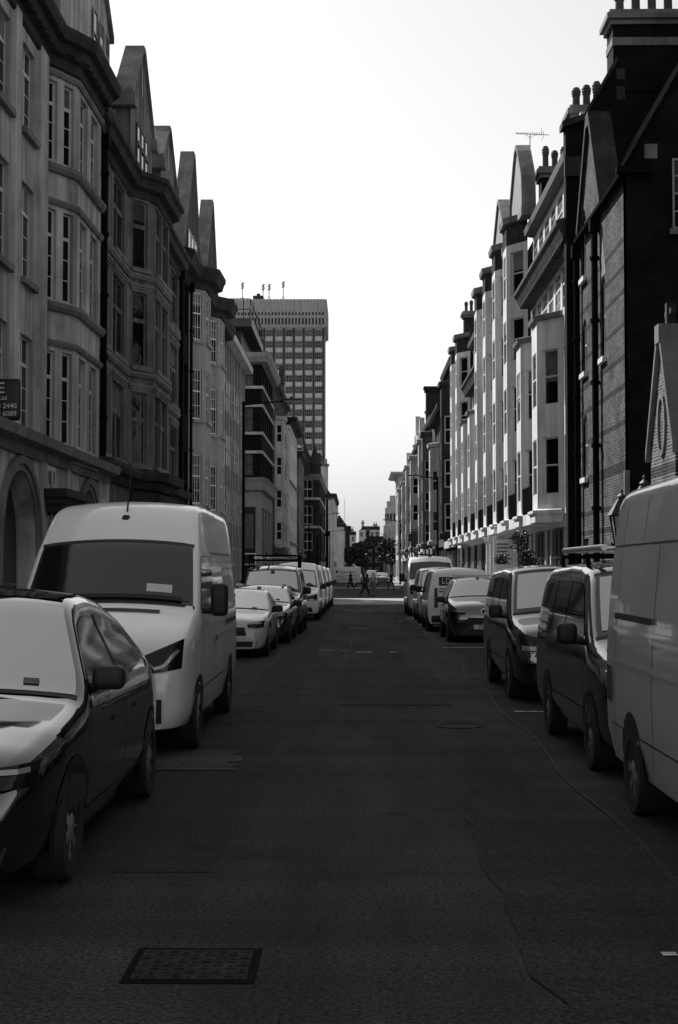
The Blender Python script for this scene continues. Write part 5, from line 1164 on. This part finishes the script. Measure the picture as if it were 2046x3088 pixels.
tag(m.build('ladder', 'aluminium'), 'aluminium ladder and tubes lying on the roof rack of the black van', 'ladder').location = (-2.55, 41.8, 0)
WL = [(53, 'white van directly behind the black van with ladder rack', 2.15), (59.6, 'white van third from the front of the white vans in the left row', 2.1), (66.2, 'white van last but one in the left row before the crossing', 2.05), (73.0, 'white van at the head of the left row beside the raised crossing', 2.0)]
WL[1] = (59.6, 'white van between two other white vans in the middle of the left row', 2.1)
for k, (y, lab, h) in enumerate(WL): mid_van('panel_van', lab, (-2.32 + .04 * k, y, 0), 'white car paint', 5.0, h, group='white vans parked along the left kerb', dark_rear=False, chrome=False)
# ---- right row
T, sh = high_van('panel_van', 'tall grey panel van cut off by the right edge of the picture', (3.13, 6.4, 0), 'grey car paint', 5.95, 2.6, antenna=False, rail=1.52)
gaps(sh, T, [[(2.75, 1.16), (5.8, 1.16)]], wd=.03, mat='grey car paint', name='body_crease', off=.018); gaps(sh, T, [[(5.45, 2.45), (5.5, .5)], [(4.6, 2.45), (4.6, 2.12)]])
for sd in (-1, 1): m = MB(); sh.side(m, [(5.62, 1.1), (5.8, 1.1)], [(5.62, .8), (5.8, .8)], sd, .02); m.build('tail_light', 'tail lamp', T)
T, sh = mid_van('panel_van', 'dark van with dark side windows and roof tubes just behind the tall grey van', (3.17, 12.75, 0), 'charcoal car paint', 4.85, 1.97)
for y in (2.3, 4.1): m = MB(); m.box(-.74, .74, y - .02, y + .02, 2.03, 2.07); m.box(-.74, -.70, y - .02, y + .02, 1.93, 2.04); m.box(.70, .74, y - .02, y + .02, 1.93, 2.04); m.build('roof_bar', 'black iron', T)
m = MB(); m.tube((-.62, 1.9, 2.13), (-.62, 4.7, 2.13), .035, n=10); m.tube((-.45, 1.9, 2.12), (-.45, 4.7, 2.12), .025, n=10); m.tube((.5, 2.0, 2.13), (.5, 4.6, 2.13), .03, n=10)
tag(m.build('roof_tube', 'aluminium', smooth=True), 'long metal pipe tubes carried on the roof of the dark van', 'pipe tubes').location = (3.17, 12.75, 0)
T, sh = mid_van('panel_van', 'black van third in the right row with bright windscreen and chrome grille', (3.2, 20.3, 0), 'black car paint', 4.95, 1.93)
T, sh = car('parked_car', 'dark car with roof bars and number plate reading FD72 in the right row', (3.3, 36.9, 0), 'dark car paint', 'suv', 4.5, 1.66, mir='black plastic', plate_txt='FD72')
m = MB()
for y in (2.2, 3.2): m.tube((-.6, y, 1.74), (.6, y, 1.74), .03, n=6)
for x in (-.58, .58): m.tube((x, 2.0, 1.68), (x, 3.6, 1.68), .025, n=6)
m.build('roof_bar', 'aluminium', T)
m = MB(); m.tube((.1, -.035, .78), (-.0, -.035, .86), .012, n=5); m.lathe((0, -.02, .82), [(.085, -.01), (.085, -.03), (.06, -.03), (.06, -.01)], 16, 'Y'); m.build('badge', 'chrome', T)
# LD van shows its rear doors: it faces away
T, sh = mid_van('panel_van', 'white van seen from the rear with LD lettering on its doors', (3.12, 48.0, 0), 'white car paint', 4.9, 1.93, group=None, rz=math.pi, rear=True, dark_rear=False, chrome=False)
m = MB(); m.box(-.5, .62, 4.905, 4.915, 1.42, 1.68); sg = m.build('sign_panel', 'black shop', T); text('LD', .23, 'white paint', sg, (.54, 4.918, 1.55), (-1, 0, 0), (0, 1, 0), 'LEFT')
m.v = []; 
m = MB()
for z in (1.3, 1.22, .98, .92): m.box(.0, .62, 4.905, 4.911, z, z + .035)
m.build('small_print_band', 'dark metal', T)
T, sh = mid_van('panel_van', 'white van hidden mostly between the rear facing van and the taller white van', (3.1, 49.2, 0), 'white car paint', 4.9, 1.95, dark_rear=False, chrome=False)
T, sh = high_van('panel_van', 'high roofed white van at the back of the right row with a ladder on top', (3.1, 58.0, 0), L=5.4, H=2.45)
m = MB(); m.tube((-.5, 2.6, 2.56), (-.5, 5.2, 2.56), .04, n=8); m.tube((0, 2.6, 2.56), (0, 5.2, 2.56), .04, n=8)
for k in range(10): m.tube((-.5, 2.7 + k * .26, 2.56), (0, 2.7 + k * .26, 2.56), .02, n=5)
m.build('roof_ladder', 'dark metal', T)

# ---- box van crossing at the junction
def box_van():
    T = thing('delivery_van', 'white box van lettered Aquacool crossing the far junction', 'van', (-1.4, 158, 0))
    b = MB(); b.rbox(.35, 1.0, 1.32, 3.1, 2.0, 1.75, .04, 2); b.build('cargo_box', 'white car paint', T, smooth=True)
    c = MB(); c.add([(-2.6, .1, .35), (-1.22, .1, .35), (-1.22, .1, 1.95), (-1.7, .1, 1.95), (-2.1, .1, 1.2), (-2.6, .1, 1.0), (-2.6, 1.9, .35), (-1.22, 1.9, .35), (-1.22, 1.9, 1.95), (-1.7, 1.9, 1.95), (-2.1, 1.9, 1.2), (-2.6, 1.9, 1.0)], [(0, 1, 2, 3, 4, 5), (11, 10, 9, 8, 7, 6)] + [(i, i + 6, (i + 1) % 6 + 6, (i + 1) % 6) for i in range(6)]); c.build('cab', 'white car paint', T)
    w = MB(); w.add([(-2.0, .09, 1.25), (-1.35, .09, 1.25), (-1.35, .09, 1.8), (-1.72, .09, 1.8)], [(0, 1, 2, 3)]); w.build('side_window', 'vehicle glass', T)
    f = MB(); f.box(-2.4, 1.95, .3, 1.7, .38, .5); f.build('chassis', 'black plastic', T)
    for x in (-1.95, 1.15):
        for y, s in ((.12, -1), (1.88, 1)):
            t = MB(); t.lathe((x, y, .34), [(.22, -.1 * s), (.34, -.1 * s), (.34, .1 * s), (.2, .1 * s)], 16, 'Y'); tw = t.build('wheel', 'tyre', T, smooth=True)
            t = MB(); t.lathe((x, y + .1 * s, .34), [(.2, 0), (.05, .02 * s)], 14, 'Y'); t.build('rim', 'wheel rim', tw, smooth=True)
    text('Aquacool', .42, 'plate ink', T, (.42, -.012, 1.65), (1, 0, 0), (0, -1, 0))
    m = MB(); m.lathe((-.72, -.012, 1.68), [(.14, -.006), (.14, .004)], 14, 'Y'); m.build('emblem', 'dark metal', T)
    m = MB(); m.box(.2, 1.4, -.012, -.002, 1.27, 1.31); m.box(-.8, .1, -.012, -.002, 1.14, 1.18); m.box(-.7, 1.2, -.012, -.002, .8, .83); m.build('print_line', 'dark metal', T)
box_van()
car('taxi', 'black cab with pale roof sign waiting beyond the junction', (1.9, 176, 0), 'dark car paint', 'suv', 4.5, 1.78, cat='taxi')
car('parked_car', 'small dark car beside the taxi beyond the junction', (-.1, 190, 0), 'dark car paint', 'suv', 4.2, 1.5)
car('parked_car', 'dark car at the kerb behind the walking people, right of the taxi', (3.6, 196, 0), 'charcoal car paint', 'estate', 4.4, 1.46)

# ================================================================== PEOPLE
plain('skin', .28, .6); plain('dark cloth', .018, .9); plain('grey cloth', .10, .9); plain('pale cloth', .3, .9); plain('hair', .012, .7)
def skin_mesh(name, chains, mat, parent, root=0, sub=1):
    """chains: list of lists of (x,y,z,r); points that coincide are joined"""
    V, E_, Rr = [], [], []; idx = {}
    for ch in chains:
        prev = None
        for x, y, z, r in ch:
            k = (round(x, 3), round(y, 3), round(z, 3))
            if k not in idx: idx[k] = len(V); V.append((x, y, z)); Rr.append(r)
            i = idx[k]
            if prev is not None and prev != i: E_.append((prev, i))
            prev = i
    me = bpy.data.meshes.new(name); me.from_pydata(V, E_, []); me.materials.append(M[mat])
    o = link(name, me, parent); md = o.modifiers.new('skin', 'SKIN'); md.use_smooth_shade = True
    for i, r in enumerate(Rr): me.skin_vertices[0].data[i].radius = (r, r)
    for i in range(len(V)): me.skin_vertices[0].data[i].use_root = (i == root)
    s = o.modifiers.new('sub', 'SUBSURF'); s.levels = sub; s.render_levels = sub
    return o
def person(label, loc, rz, stride=.25, top='dark cloth', legs='dark cloth', dress=False, long_hair=False, carry=None, scale=1.0, bend=.12):
    P = thing('person', label, 'person', loc, rz); P.scale = (scale,) * 3
    # faces -Y in its own frame; stride swings legs along Y
    pel = (0, 0, .93, .13); chest = (0, -.02, 1.27, .145); neck = (0, -.02, 1.48, .06); 
    ch = [[pel, (0, -.01, 1.08, .125), chest, (0, -.02, 1.40, .11), neck, (0, -.03, 1.56, .065), (0, -.045, 1.63, .095), (0, -.04, 1.71, .085)]]
    hands = []
    for s in (-1, 1):
        f = stride * s
        hip = (s * .09, 0, .88, .095); knee = (s * .10, -f * .55 - .04, .49, .062); ank = (s * .10, -f + (.05 if f < 0 else 0), .09 + (.05 if f < 0 else 0), .042); toe = (s * .11, ank[1] - .15, .035 + (.02 if f < 0 else 0), .035)
        ch.append([pel, hip, knee, ank, toe])
        sho = (s * .18, -.02, 1.41, .06); el = (s * .24, f * .35 + .03, 1.13, .045); wr = (s * .24, f * .6 - .08 - bend, .90 + bend * .5, .03)
        if carry == s: wr = (s * .2, -.26, 1.12, .03)
        palm = (wr[0], wr[1] - .03, wr[2] - .07, .03)
        ch.append([(0, -.02, 1.40, .11), sho, el, wr, palm])
        hands.append((s, palm))
    for s, p in hands:
        for k in range(4):
            l = (.07, .08, .075, .06)[k]; oy = -.03 + .02 * k
            ch.append([p, (p[0] + .004 * s, p[1] + oy, p[2] - .045, .010), (p[0] - .004 * s, p[1] + oy - .004, p[2] - .045 - l * .6, .0085), (p[0] - .016 * s, p[1] + oy - .008, p[2] - .045 - l, .007)])
        ch.append([p, (p[0] - .01 * s, p[1] - .045, p[2] - .01, .011), (p[0] - .012 * s, p[1] - .06, p[2] - .05, .009)])
    skin_mesh('body', ch, 'skin', P)
    # face
    m = MB(); m.rbox(0, -.145, 1.655, .028, .03, .045, .01, 2); f = m.build('nose', 'skin', P, smooth=True)
    m = MB(); [m.rbox(s * .034, -.128, 1.685, .024, .012, .012, .004, 2) for s in (-1, 1)]; m.build('eyes', 'hair', P)
    m = MB(); m.rbox(0, -.130, 1.612, .045, .012, .010, .004, 2); m.build('mouth', 'grey cloth', P)
    for s in (-1, 1): m = MB(); m.rbox(s * .098, -.03, 1.66, .018, .04, .06, .008, 2); m.build('ear', 'skin', P, smooth=True)
    hr = [[(0, -.02, 1.72, .095), (0, .03, 1.68, .098), (0, .045, 1.60, .07 if not long_hair else .085)]]
    if long_hair: hr[0].append((0, .06, 1.46, .08))
    skin_mesh('hair', hr, 'hair', P)
    # clothes a little outside the body
    tp = [[(0, 0, .88, .155), (0, -.01, 1.08, .15), (0, -.02, 1.27, .168), (0, -.02, 1.40, .13)]]
    for c in ch[2:5:2]: tp.append([(0, -.02, 1.40, .13)] + [(x, y, z, r + .018) for x, y, z, r in c[1:4]])
    skin_mesh('jacket', tp, top, P)
    if dress:
        m = MB(); m.lathe((0, 0, 0), [(.24, .28), (.23, .5), (.2, .75), (.165, .95), (.15, 1.05)], 16); m.build('skirt', legs, P, smooth=True)
    else:
        lg = []
        for c in ch[1:5:2]: lg.append([(0, 0, .93, .145)] + [(x, y, z, r + .02) for x, y, z, r in c[1:4]])
        skin_mesh('trousers', lg, legs, P)
    for c in ch[1:5:2]:
        a, t = c[3], c[4]; m = MB(); m.rbox(t[0], (a[1] + t[1]) / 2 + .01, max(.045, t[2] + .01), .09, .27, .09, .03, 2); m.build('shoe', 'black plastic', P, smooth=True)
    return P
person('person in dark jacket and trousers mid-stride in front of the raised crossing', (.6, 99.5, 0), R(60), .3, carry=None)
person('person in pale top and long skirt walking behind the striding figure', (1.25, 104, 0), R(-20), .12, 'pale cloth', 'grey cloth', dress=True, long_hair=True, scale=.96)
person('person in dark clothes crossing nearest the right kerb', (3.4, 140, 0), R(80), .28)
person('person in dark coat standing beside the two walkers', (.95, 142, 0), R(150), .06, scale=1.02)
person('person in dark clothes on the right pavement by the traffic light', (6.0, 112, .12), R(10), .2)

# ================================================================== STREET FURNITURE
def street_lamp(label, x, y, h, arm, group='street lamps'):
    T = thing('street_lamp', label, 'street lamp', (x, y, .12), 0, group)
    m = MB(); m.tube((0, 0, 0), (0, 0, 1.3), .11, n=10); m.tube((0, 0, 1.3), (0, 0, h - .12), .075, .06, n=10); m.lathe((0, 0, h - .14), [(.075, 0), (.08, .06), (.03, .1)], 10); m.build('pole', 'black iron', T, smooth=True)
    s = 1 if arm > 0 else -1; m = MB(); m.tube((0, 0, h - .2), (arm, 0, h + .02), .035, .03, 8); m.build('arm', 'black iron', T, smooth=True)
    m = MB(); m.rbox(arm * .98 - s * .1, 0, h + .03, .95, .28, .11, .05, 2); m.lathe((arm - s * .15, 0, h + .07), [(.07, 0), (.07, .08), (.02, .13)], 8); hd = m.build('lamp_head', 'dark metal', T, smooth=True)
    m = MB(); m.box(arm - s * .5, arm + s * .3, -.1, .1, h - .045, h - .028); m.build('diffuser', 'lamp glass', hd)
    return T
street_lamp('nearest street lamp on the left with long arm before the dark corner block', -5.2, 65.5, 9.6, 2.35)
street_lamp('street lamp standing before the turreted brick house on the left', -5.15, 156, 9.5, 2.4)
street_lamp('street lamp against the pale blank wall on the left, past the brick house', -5.1, 203, 9.8, 2.4)
street_lamp('street lamp farthest down the left side, lowest in the picture', -4.9, 262, 9.0, 2.4)
street_lamp('street lamp with bulbous head in front of the dark brick bays on the right', 5.35, 93.4, 7.95, -1.65)
street_lamp('street lamp on the right by the pale corner house', 5.3, 172, 7.8, -1.7)
street_lamp('slim street lamp far down the right side before the trees', 4.9, 240, 8.0, -1.6)
T = thing('telegraph_pole', 'thick black pole rising in front of the pale blank wall on the left', 'pole', (-4.75, 232, .12)); m = MB(); m.tube((0, 0, 0), (0, 0, 13.5), .24, .18, 10); m.lathe((0, 0, 7.2), [(.2, 0), (.5, .2), (.5, .7), (.2, .9)], 10); m.build('shaft', 'black iron', T, smooth=True)
for i, (x, y, h, lab) in enumerate([(-4.9, 180, 7, 'plain black post between the two left street lamps'), (5.0, 128, 5.2, 'plain black signpost on the right pavement beyond the last white van'), (5.2, 205, 6.0, 'thin dark post before the pale corner house')]):
    T = thing('post', lab, 'post', (x, y, .12)); m = MB(); m.tube((0, 0, 0), (0, 0, h), .07, n=8); m.build('shaft', 'black iron', T, smooth=True); m = MB(); m.box(-.3, .3, -.1, -.07, h - .9, h - .2); m.build('sign_plate', 'dark metal', T)
def traffic_light(label, x, y, h=3.3):
    T = thing('traffic_light', label, 'traffic light', (x, y, .12), 0, 'traffic lights at the junction')
    m = MB(); m.tube((0, 0, 0), (0, 0, h), .06, n=8); m.build('pole', 'black iron', T, smooth=True)
    m = MB(); m.rbox(0, -.12, h - .3, .34, .2, .95, .03, 2); b = m.build('signal_head', 'black plastic', T, smooth=True)
    for k in range(3): q = MB(); q.lathe((0, -.225, h - .02 - .28 * k), [(.1, 0), (.06, -.02)], 12, 'Y'); q.build('lens', 'lamp glass' if k == 0 else 'tail lamp', b, smooth=True)
traffic_light('traffic light on the right pavement corner at the junction', 4.95, 118)
traffic_light('traffic light on the left corner beyond the white vans', -4.7, 119.5)
# Victorian lantern on its post by the church hall
def lantern(label, x, y, z0, h, group=None):
    T = thing('lantern', label, 'lantern', (x, y, .12), 0, group)
    m = MB(); m.lathe((0, 0, 0), [(.16, 0), (.16, .2), (.1, .3), (.07, .5), (.055, z0 - .3), (.09, z0 - .25), (.05, z0 - .15), (.05, z0 - .12)], 12)
    m.tube((-.22, 0, z0 - .02), (.22, 0, z0 - .02), .02, n=6)
    for s in (-1, 1):
        for k in range(6): a, b = k / 6 * math.pi / 2, (k + 1) / 6 * math.pi / 2; m.tube((s * .17 * math.sin(a), 0, z0 - .25 + .25 * (1 - math.cos(a))), (s * .17 * math.sin(b), 0, z0 - .25 + .25 * (1 - math.cos(b))), .018, n=5)
    m.build('post', 'black iron', T, smooth=True)
    wb, wt = .12, .2; zb, zt = z0, z0 + h * .55
    g = MB(); cb = [(-wb, -wb), (wb, -wb), (wb, wb), (-wb, wb)]; ct = [(-wt, -wt), (wt, -wt), (wt, wt), (-wt, wt)]
    for i in range(4): j = (i + 1) % 4; g.quad((*[q * .97 for q in cb[i]], zb), (*[q * .97 for q in cb[j]], zb), (*[q * .97 for q in ct[j]], zt), (*[q * .97 for q in ct[i]], zt))
    g.build('pane', 'pale lantern glass', T)
    m = MB()
    for i in range(4):
        j = (i + 1) % 4; m.tube((*cb[i], zb), (*ct[i], zt), .016, n=6); m.tube((*cb[i], zb), (*cb[j], zb), .018, n=6); m.tube((*ct[i], zt), (*ct[j], zt), .022, n=6)
        mid = [(cb[i][q] + cb[j][q]) / 2 for q in (0, 1)]; mt = [(ct[i][q] + ct[j][q]) / 2 for q in (0, 1)]
    m.build('frame', 'black iron', T, smooth=True)
    r = MB(); e = .25; r.add([(-e, -e, zt), (e, -e, zt), (e, e, zt), (-e, e, zt), (-.07, -.07, zt + h * .33), (.07, -.07, zt + h * .33), (.07, .07, zt + h * .33), (-.07, .07, zt + h * .33)], [(0, 1, 5, 4), (1, 2, 6, 5), (2, 3, 7, 6), (3, 0, 4, 7), (4, 5, 6, 7), (3, 2, 1, 0)])
    r.lathe((0, 0, zt + h * .33), [(.07, 0), (.09, .04), (.05, .08), (.02, .11), (.035, .14), (.005, .2)], 10); r.build('roof_cap', 'dark metal', T)
    b = MB(); b.lathe((0, 0, z0 + .02), [(.02, 0), (.02, .15), (.045, .2), (.03, .28)], 8); b.build('burner', 'aluminium', T, smooth=True)
m_, n_, l_, b_ = newmat('pale lantern glass'); b_.inputs['Base Color'].default_value = (.4, .4, .4, 1); b_.inputs['Transmission Weight'].default_value = .85; b_.inputs['Roughness'].default_value = .15; b_.inputs['IOR'].default_value = 1.15
lantern('black Victorian lantern on a post in front of the brick church hall', 5.22, 28, 2.3, 1.0)
lantern('second Victorian lantern half hidden behind the tall grey van', 4.98, 24.6, 2.35, 1.0)
lantern('small lantern by the pub on the far right pavement', 5.6, 158, 3.0, 1.3)
T = thing('hanging_sign', 'square black pub sign hanging over the far right pavement', 'sign', (6.9, 150, 4.4)); m = MB(); m.box(-.95, .15, -.05, .05, -.1, 1.55); m.build('board', 'black shop', T); m = MB(); m.tube((.2, 0, 1.7), (-1.2, 0, 1.7), .04, n=6); m.build('bracket', 'black iron', T)
# traffic cone
T = thing('traffic_cone', 'traffic cone standing near the right kerb at the raised crossing', 'cone', (3.05, 84.6, .05)); m = MB(); m.box(-.24, .24, -.24, .24, 0, .04); m.build('base', 'black plastic', T); m = MB(); m.lathe((0, 0, .04), [(.19, 0), (.045, .8), (.03, .82)], 16); m.build('cone', 'grey cloth', T, smooth=True)
m = MB(); m.lathe((0, 0, .04), [(.135, .33), (.10, .55)], 16); m.build('reflective_band', 'white paint', T, smooth=True)
# projecting sign at the left edge
T = thing('projecting_sign', 'black projecting sign with the numbers 2440 and 6089 at the left edge', 'sign', (-8, 31, 5.6))
m = MB(); m.rbox(.08, 0, .03, 1.12, .14, .92, .06, 3); bd = m.build('board', 'black shop', T, smooth=True)
m = MB(); m.tube((-.02, .0, .2), (-.5, 0, .2), .03, n=6); m.build('bracket', 'black iron', T)
for tx, sz, x, z in (('E', .34, .22, .27), ('Ltd', .14, .26, .06), ('0 2440', .155, .29, -.12), ('9 6089', .155, .29, -.29)):
    text(tx, sz, 'white paint', bd, (x + (.0 if len(tx) < 4 else .28), -.075, z), (1, 0, 0), (0, -1, 0), 'CENTER' if len(tx) < 4 else 'RIGHT')
# noticeboards, white door columns, planters and shrub outside the stucco block
T = thing('notice_board', 'tall white notice board on the wall of the stucco block', 'notice board', (6.5, 62.3, .12)); m = MB(); m.box(-.5, .5, -.05, .05, 1.6, 3.1); m.build('panel', 'white paint', T); m = MB(); 
for k in range(8): m.box(-.36, .3 - .1 * (k % 3), -.06, -.052, 1.75 + k * .16, 1.80 + k * .16)
m.build('print_line', 'dark metal', T); m = MB(); m.tube((-.45, 0, 0), (-.45, 0, 1.6), .04, n=6); m.tube((.45, 0, 0), (.45, 0, 1.6), .04, n=6); m.build('leg', 'black iron', T)
T = thing('site_board', 'wide pale board below the notice board beside the shrub', 'notice board', (6.45, 58.2, .12)); m = MB(); m.box(-.75, .75, -.04, .04, .7, 2.0); m.build('panel', 'white paint', T); m = MB(); m.lathe((0, -.05, 1.65), [(.16, 0), (.16, -.01)], 14, 'Y'); m.box(-.5, .5, -.055, -.045, 1.15, 1.22); m.box(-.4, .4, -.055, -.045, .95, 1.0); m.build('print_line', 'dark metal', T); m = MB(); m.tube((-.6, 0, 0), (-.6, 0, .75), .04, n=6); m.tube((.6, 0, 0), (.6, 0, .75), .04, n=6); m.build('leg', 'black iron', T)
for k, (y, lab) in enumerate(((68.6, 'white entrance column, the farther of the pair outside the stucco block'), (66.8, 'white entrance column, the nearer of the pair outside the stucco block'))):
    T = thing('entrance_column', lab, 'column', (6.45, y, .12), 0, 'white entrance columns'); m = MB(); m.lathe((0, 0, 0), [(.26, 0), (.26, .15), (.2, .2), (.19, 3.0), (.24, 3.05), (.28, 3.15), (.28, 3.35)], 16); m.build('shaft', 'white paint', T, smooth=True)

# ================================================================== TREES AND SHRUBS
m_, n_, l_, b_ = newmat('leaf'); g_ = n_.new('ShaderNodeNewGeometry'); rr = n_.new('ShaderNodeMapRange'); rr.inputs[3].default_value = .01; rr.inputs[4].default_value = .05; l_.new(g_.outputs['Random Per Island'], rr.inputs[0]); l_.new(rr.outputs[0], b_.inputs['Base Color']); b_.inputs['Roughness'].default_value = .55
plain('bark', .035, .9, noise=.4, nscale=12)
def leaf_cloud(blobs, n, size, rnd):
    m = MB()
    for _ in range(n):
        cx, cy, cz, rx, ry, rz = rnd.choice(blobs)
        while True:
            u = Vector((rnd.uniform(-1, 1), rnd.uniform(-1, 1), rnd.uniform(-1, 1)))
            if .35 < u.length < 1: break
        c = Vector((cx + u.x * rx, cy + u.y * ry, cz + u.z * rz)); s = size * rnd.uniform(.5, 1.3)
        a = Vector((rnd.gauss(0, 1), rnd.gauss(0, 1), rnd.gauss(0, .7))).normalized(); b = a.orthogonal().normalized(); q = rnd.uniform(0, 6.28); b = (b * math.cos(q) + a.cross(b) * math.sin(q))
        m.quad(c + a * s, c + b * s * .45, c - a * s, c - b * s * .45)
    return m
def tree(name, label, x, y, h, spread, n, size, seed, group=None, cat='tree', z=.12, low=.3):
    rnd = random.Random(seed); T = thing(name, label, cat, (x, y, z), 0, group)
    t = MB(); th = h * low; t.tube((0, 0, 0), (0, 0, th), h * .03, h * .022, 8); blobs = []
    for k in range(9):
        a = rnd.uniform(0, 6.28); l = rnd.uniform(.3, .8) * spread; z1 = rnd.uniform(low + .1, .92) * h
        p = (math.cos(a) * l, math.sin(a) * l, z1); t.tube((0, 0, th * rnd.uniform(.8, 1)), p, h * .014, h * .004, 6); r = spread * rnd.uniform(.28, .5); blobs.append((p[0], p[1], p[2], r, r, r * .8))
    t.tube((0, 0, th), (0, 0, h * .9), h * .018, h * .005, 6); blobs.append((0, 0, h * .85, spread * .4, spread * .4, h * .12))
    t.build('trunk', 'bark', T, smooth=True); leaf_cloud(blobs, n, size, rnd).build('crown', 'leaf', T)
    return T
tree('street_tree', 'dark leafy tree on the left of the villa at the end of the street', -1.6, 345, 7.6, 3.6, 6500, .35, 3, 'trees at the end of the street')
tree('street_tree', 'broad tree on the right of the villa at the end of the street', 8.0, 326, 8.6, 3.6, 7000, .35, 5, 'trees at the end of the street')
tree('street_tree', 'tree partly behind the pale corner house on the right', 10.5, 300, 10, 3.5, 4500, .35, 9, 'trees at the end of the street')
tree('street_tree', 'low dark tree beside the dark house closing the left row', 1.5, 400, 9.5, 3, 3500, .35, 11, 'trees at the end of the street')
tree('potted_shrub', 'loose leafy shrub in front of the cream stucco block behind the dark vans', 6.1, 53.5, 3.3, .85, 4200, .05, 21, None, 'shrub', .12, .25)
tree('potted_shrub', 'smaller shrub at the entrance columns of the cream block', 6.2, 60.4, 2.6, .6, 2200, .05, 22, None, 'shrub', .12, .3)

def bollard(label, x, y):
    T = thing('bollard', label, 'bollard', (x, y, .12), 0, 'black bollards along the right kerb'); m = MB(); m.lathe((0, 0, 0), [(.11, 0), (.11, .12), (.075, .16), (.07, .8), (.095, .84), (.095, .92), (.05, 1.0), (.01, 1.03)], 12); m.build('shaft', 'black iron', T, smooth=True); m = MB(); m.lathe((0, 0, .66), [(.078, 0), (.078, .08)], 12); m.build('band', 'white paint', T)
for k, y in enumerate((88, 96, 104, 112, 120, 128)): bollard('black bollard along the right kerb beyond the parked vans', 4.95, y)
for k, (x, y, lab) in enumerate(((5.0, 76, 'parking sign post on the right pavement beside the high roofed white van'), (5.0, 100, 'parking sign post on the right pavement just past the lamp with bulbous head'), (-4.8, 76, 'parking sign post on the left pavement beside the last white van'))):
    T = thing('sign_post', lab, 'sign post', (x, y, .12)); m = MB(); m.tube((0, 0, 0), (0, 0, 2.7), .035, n=8); m.build('pole', 'dark metal', T, smooth=True); m = MB(); m.rbox(0, -.05, 2.35, .32, .02, .45, .008, 1); m.build('sign_plate', 'grey paint', T)
T = thing('litter_bin', 'black litter bin on the right pavement near the traffic cone', 'bin', (5.3, 84, .12)); m = MB(); m.lathe((0, 0, 0), [(.28, 0), (.3, .1), (.3, .9), (.33, .95), (.33, 1.05), (.2, 1.2)], 14); m.build('body', 'black iron', T, smooth=True); m = MB(); m.box(-.2, .2, -.315, -.305, .72, .86); m.build('slot', 'arch black', T)
person('person in dark coat walking away along the far right pavement', (5.9, 96, .12), R(175), .22)
person('person in grey top on the right pavement near the signpost', (5.7, 130, .12), R(15), .2, 'grey cloth')
person('person in dark jacket stepping off the left kerb beyond the crossing', (-.6, 146, 0), R(70), .26)
# buildings are modelled in world coordinates: let their parts stay there while the Empty stands at the building's base
bpy.context.view_layer.update()
for o in list(COL.objects):
    if o.type == 'EMPTY' and o.get('category') in ('building', 'church', 'porch', 'tower') and not o.name.startswith('stepped_tower'):
        inv = Matrix.Translation(-Vector(o.location))
        for c in o.children: c.matrix_parent_inverse = inv
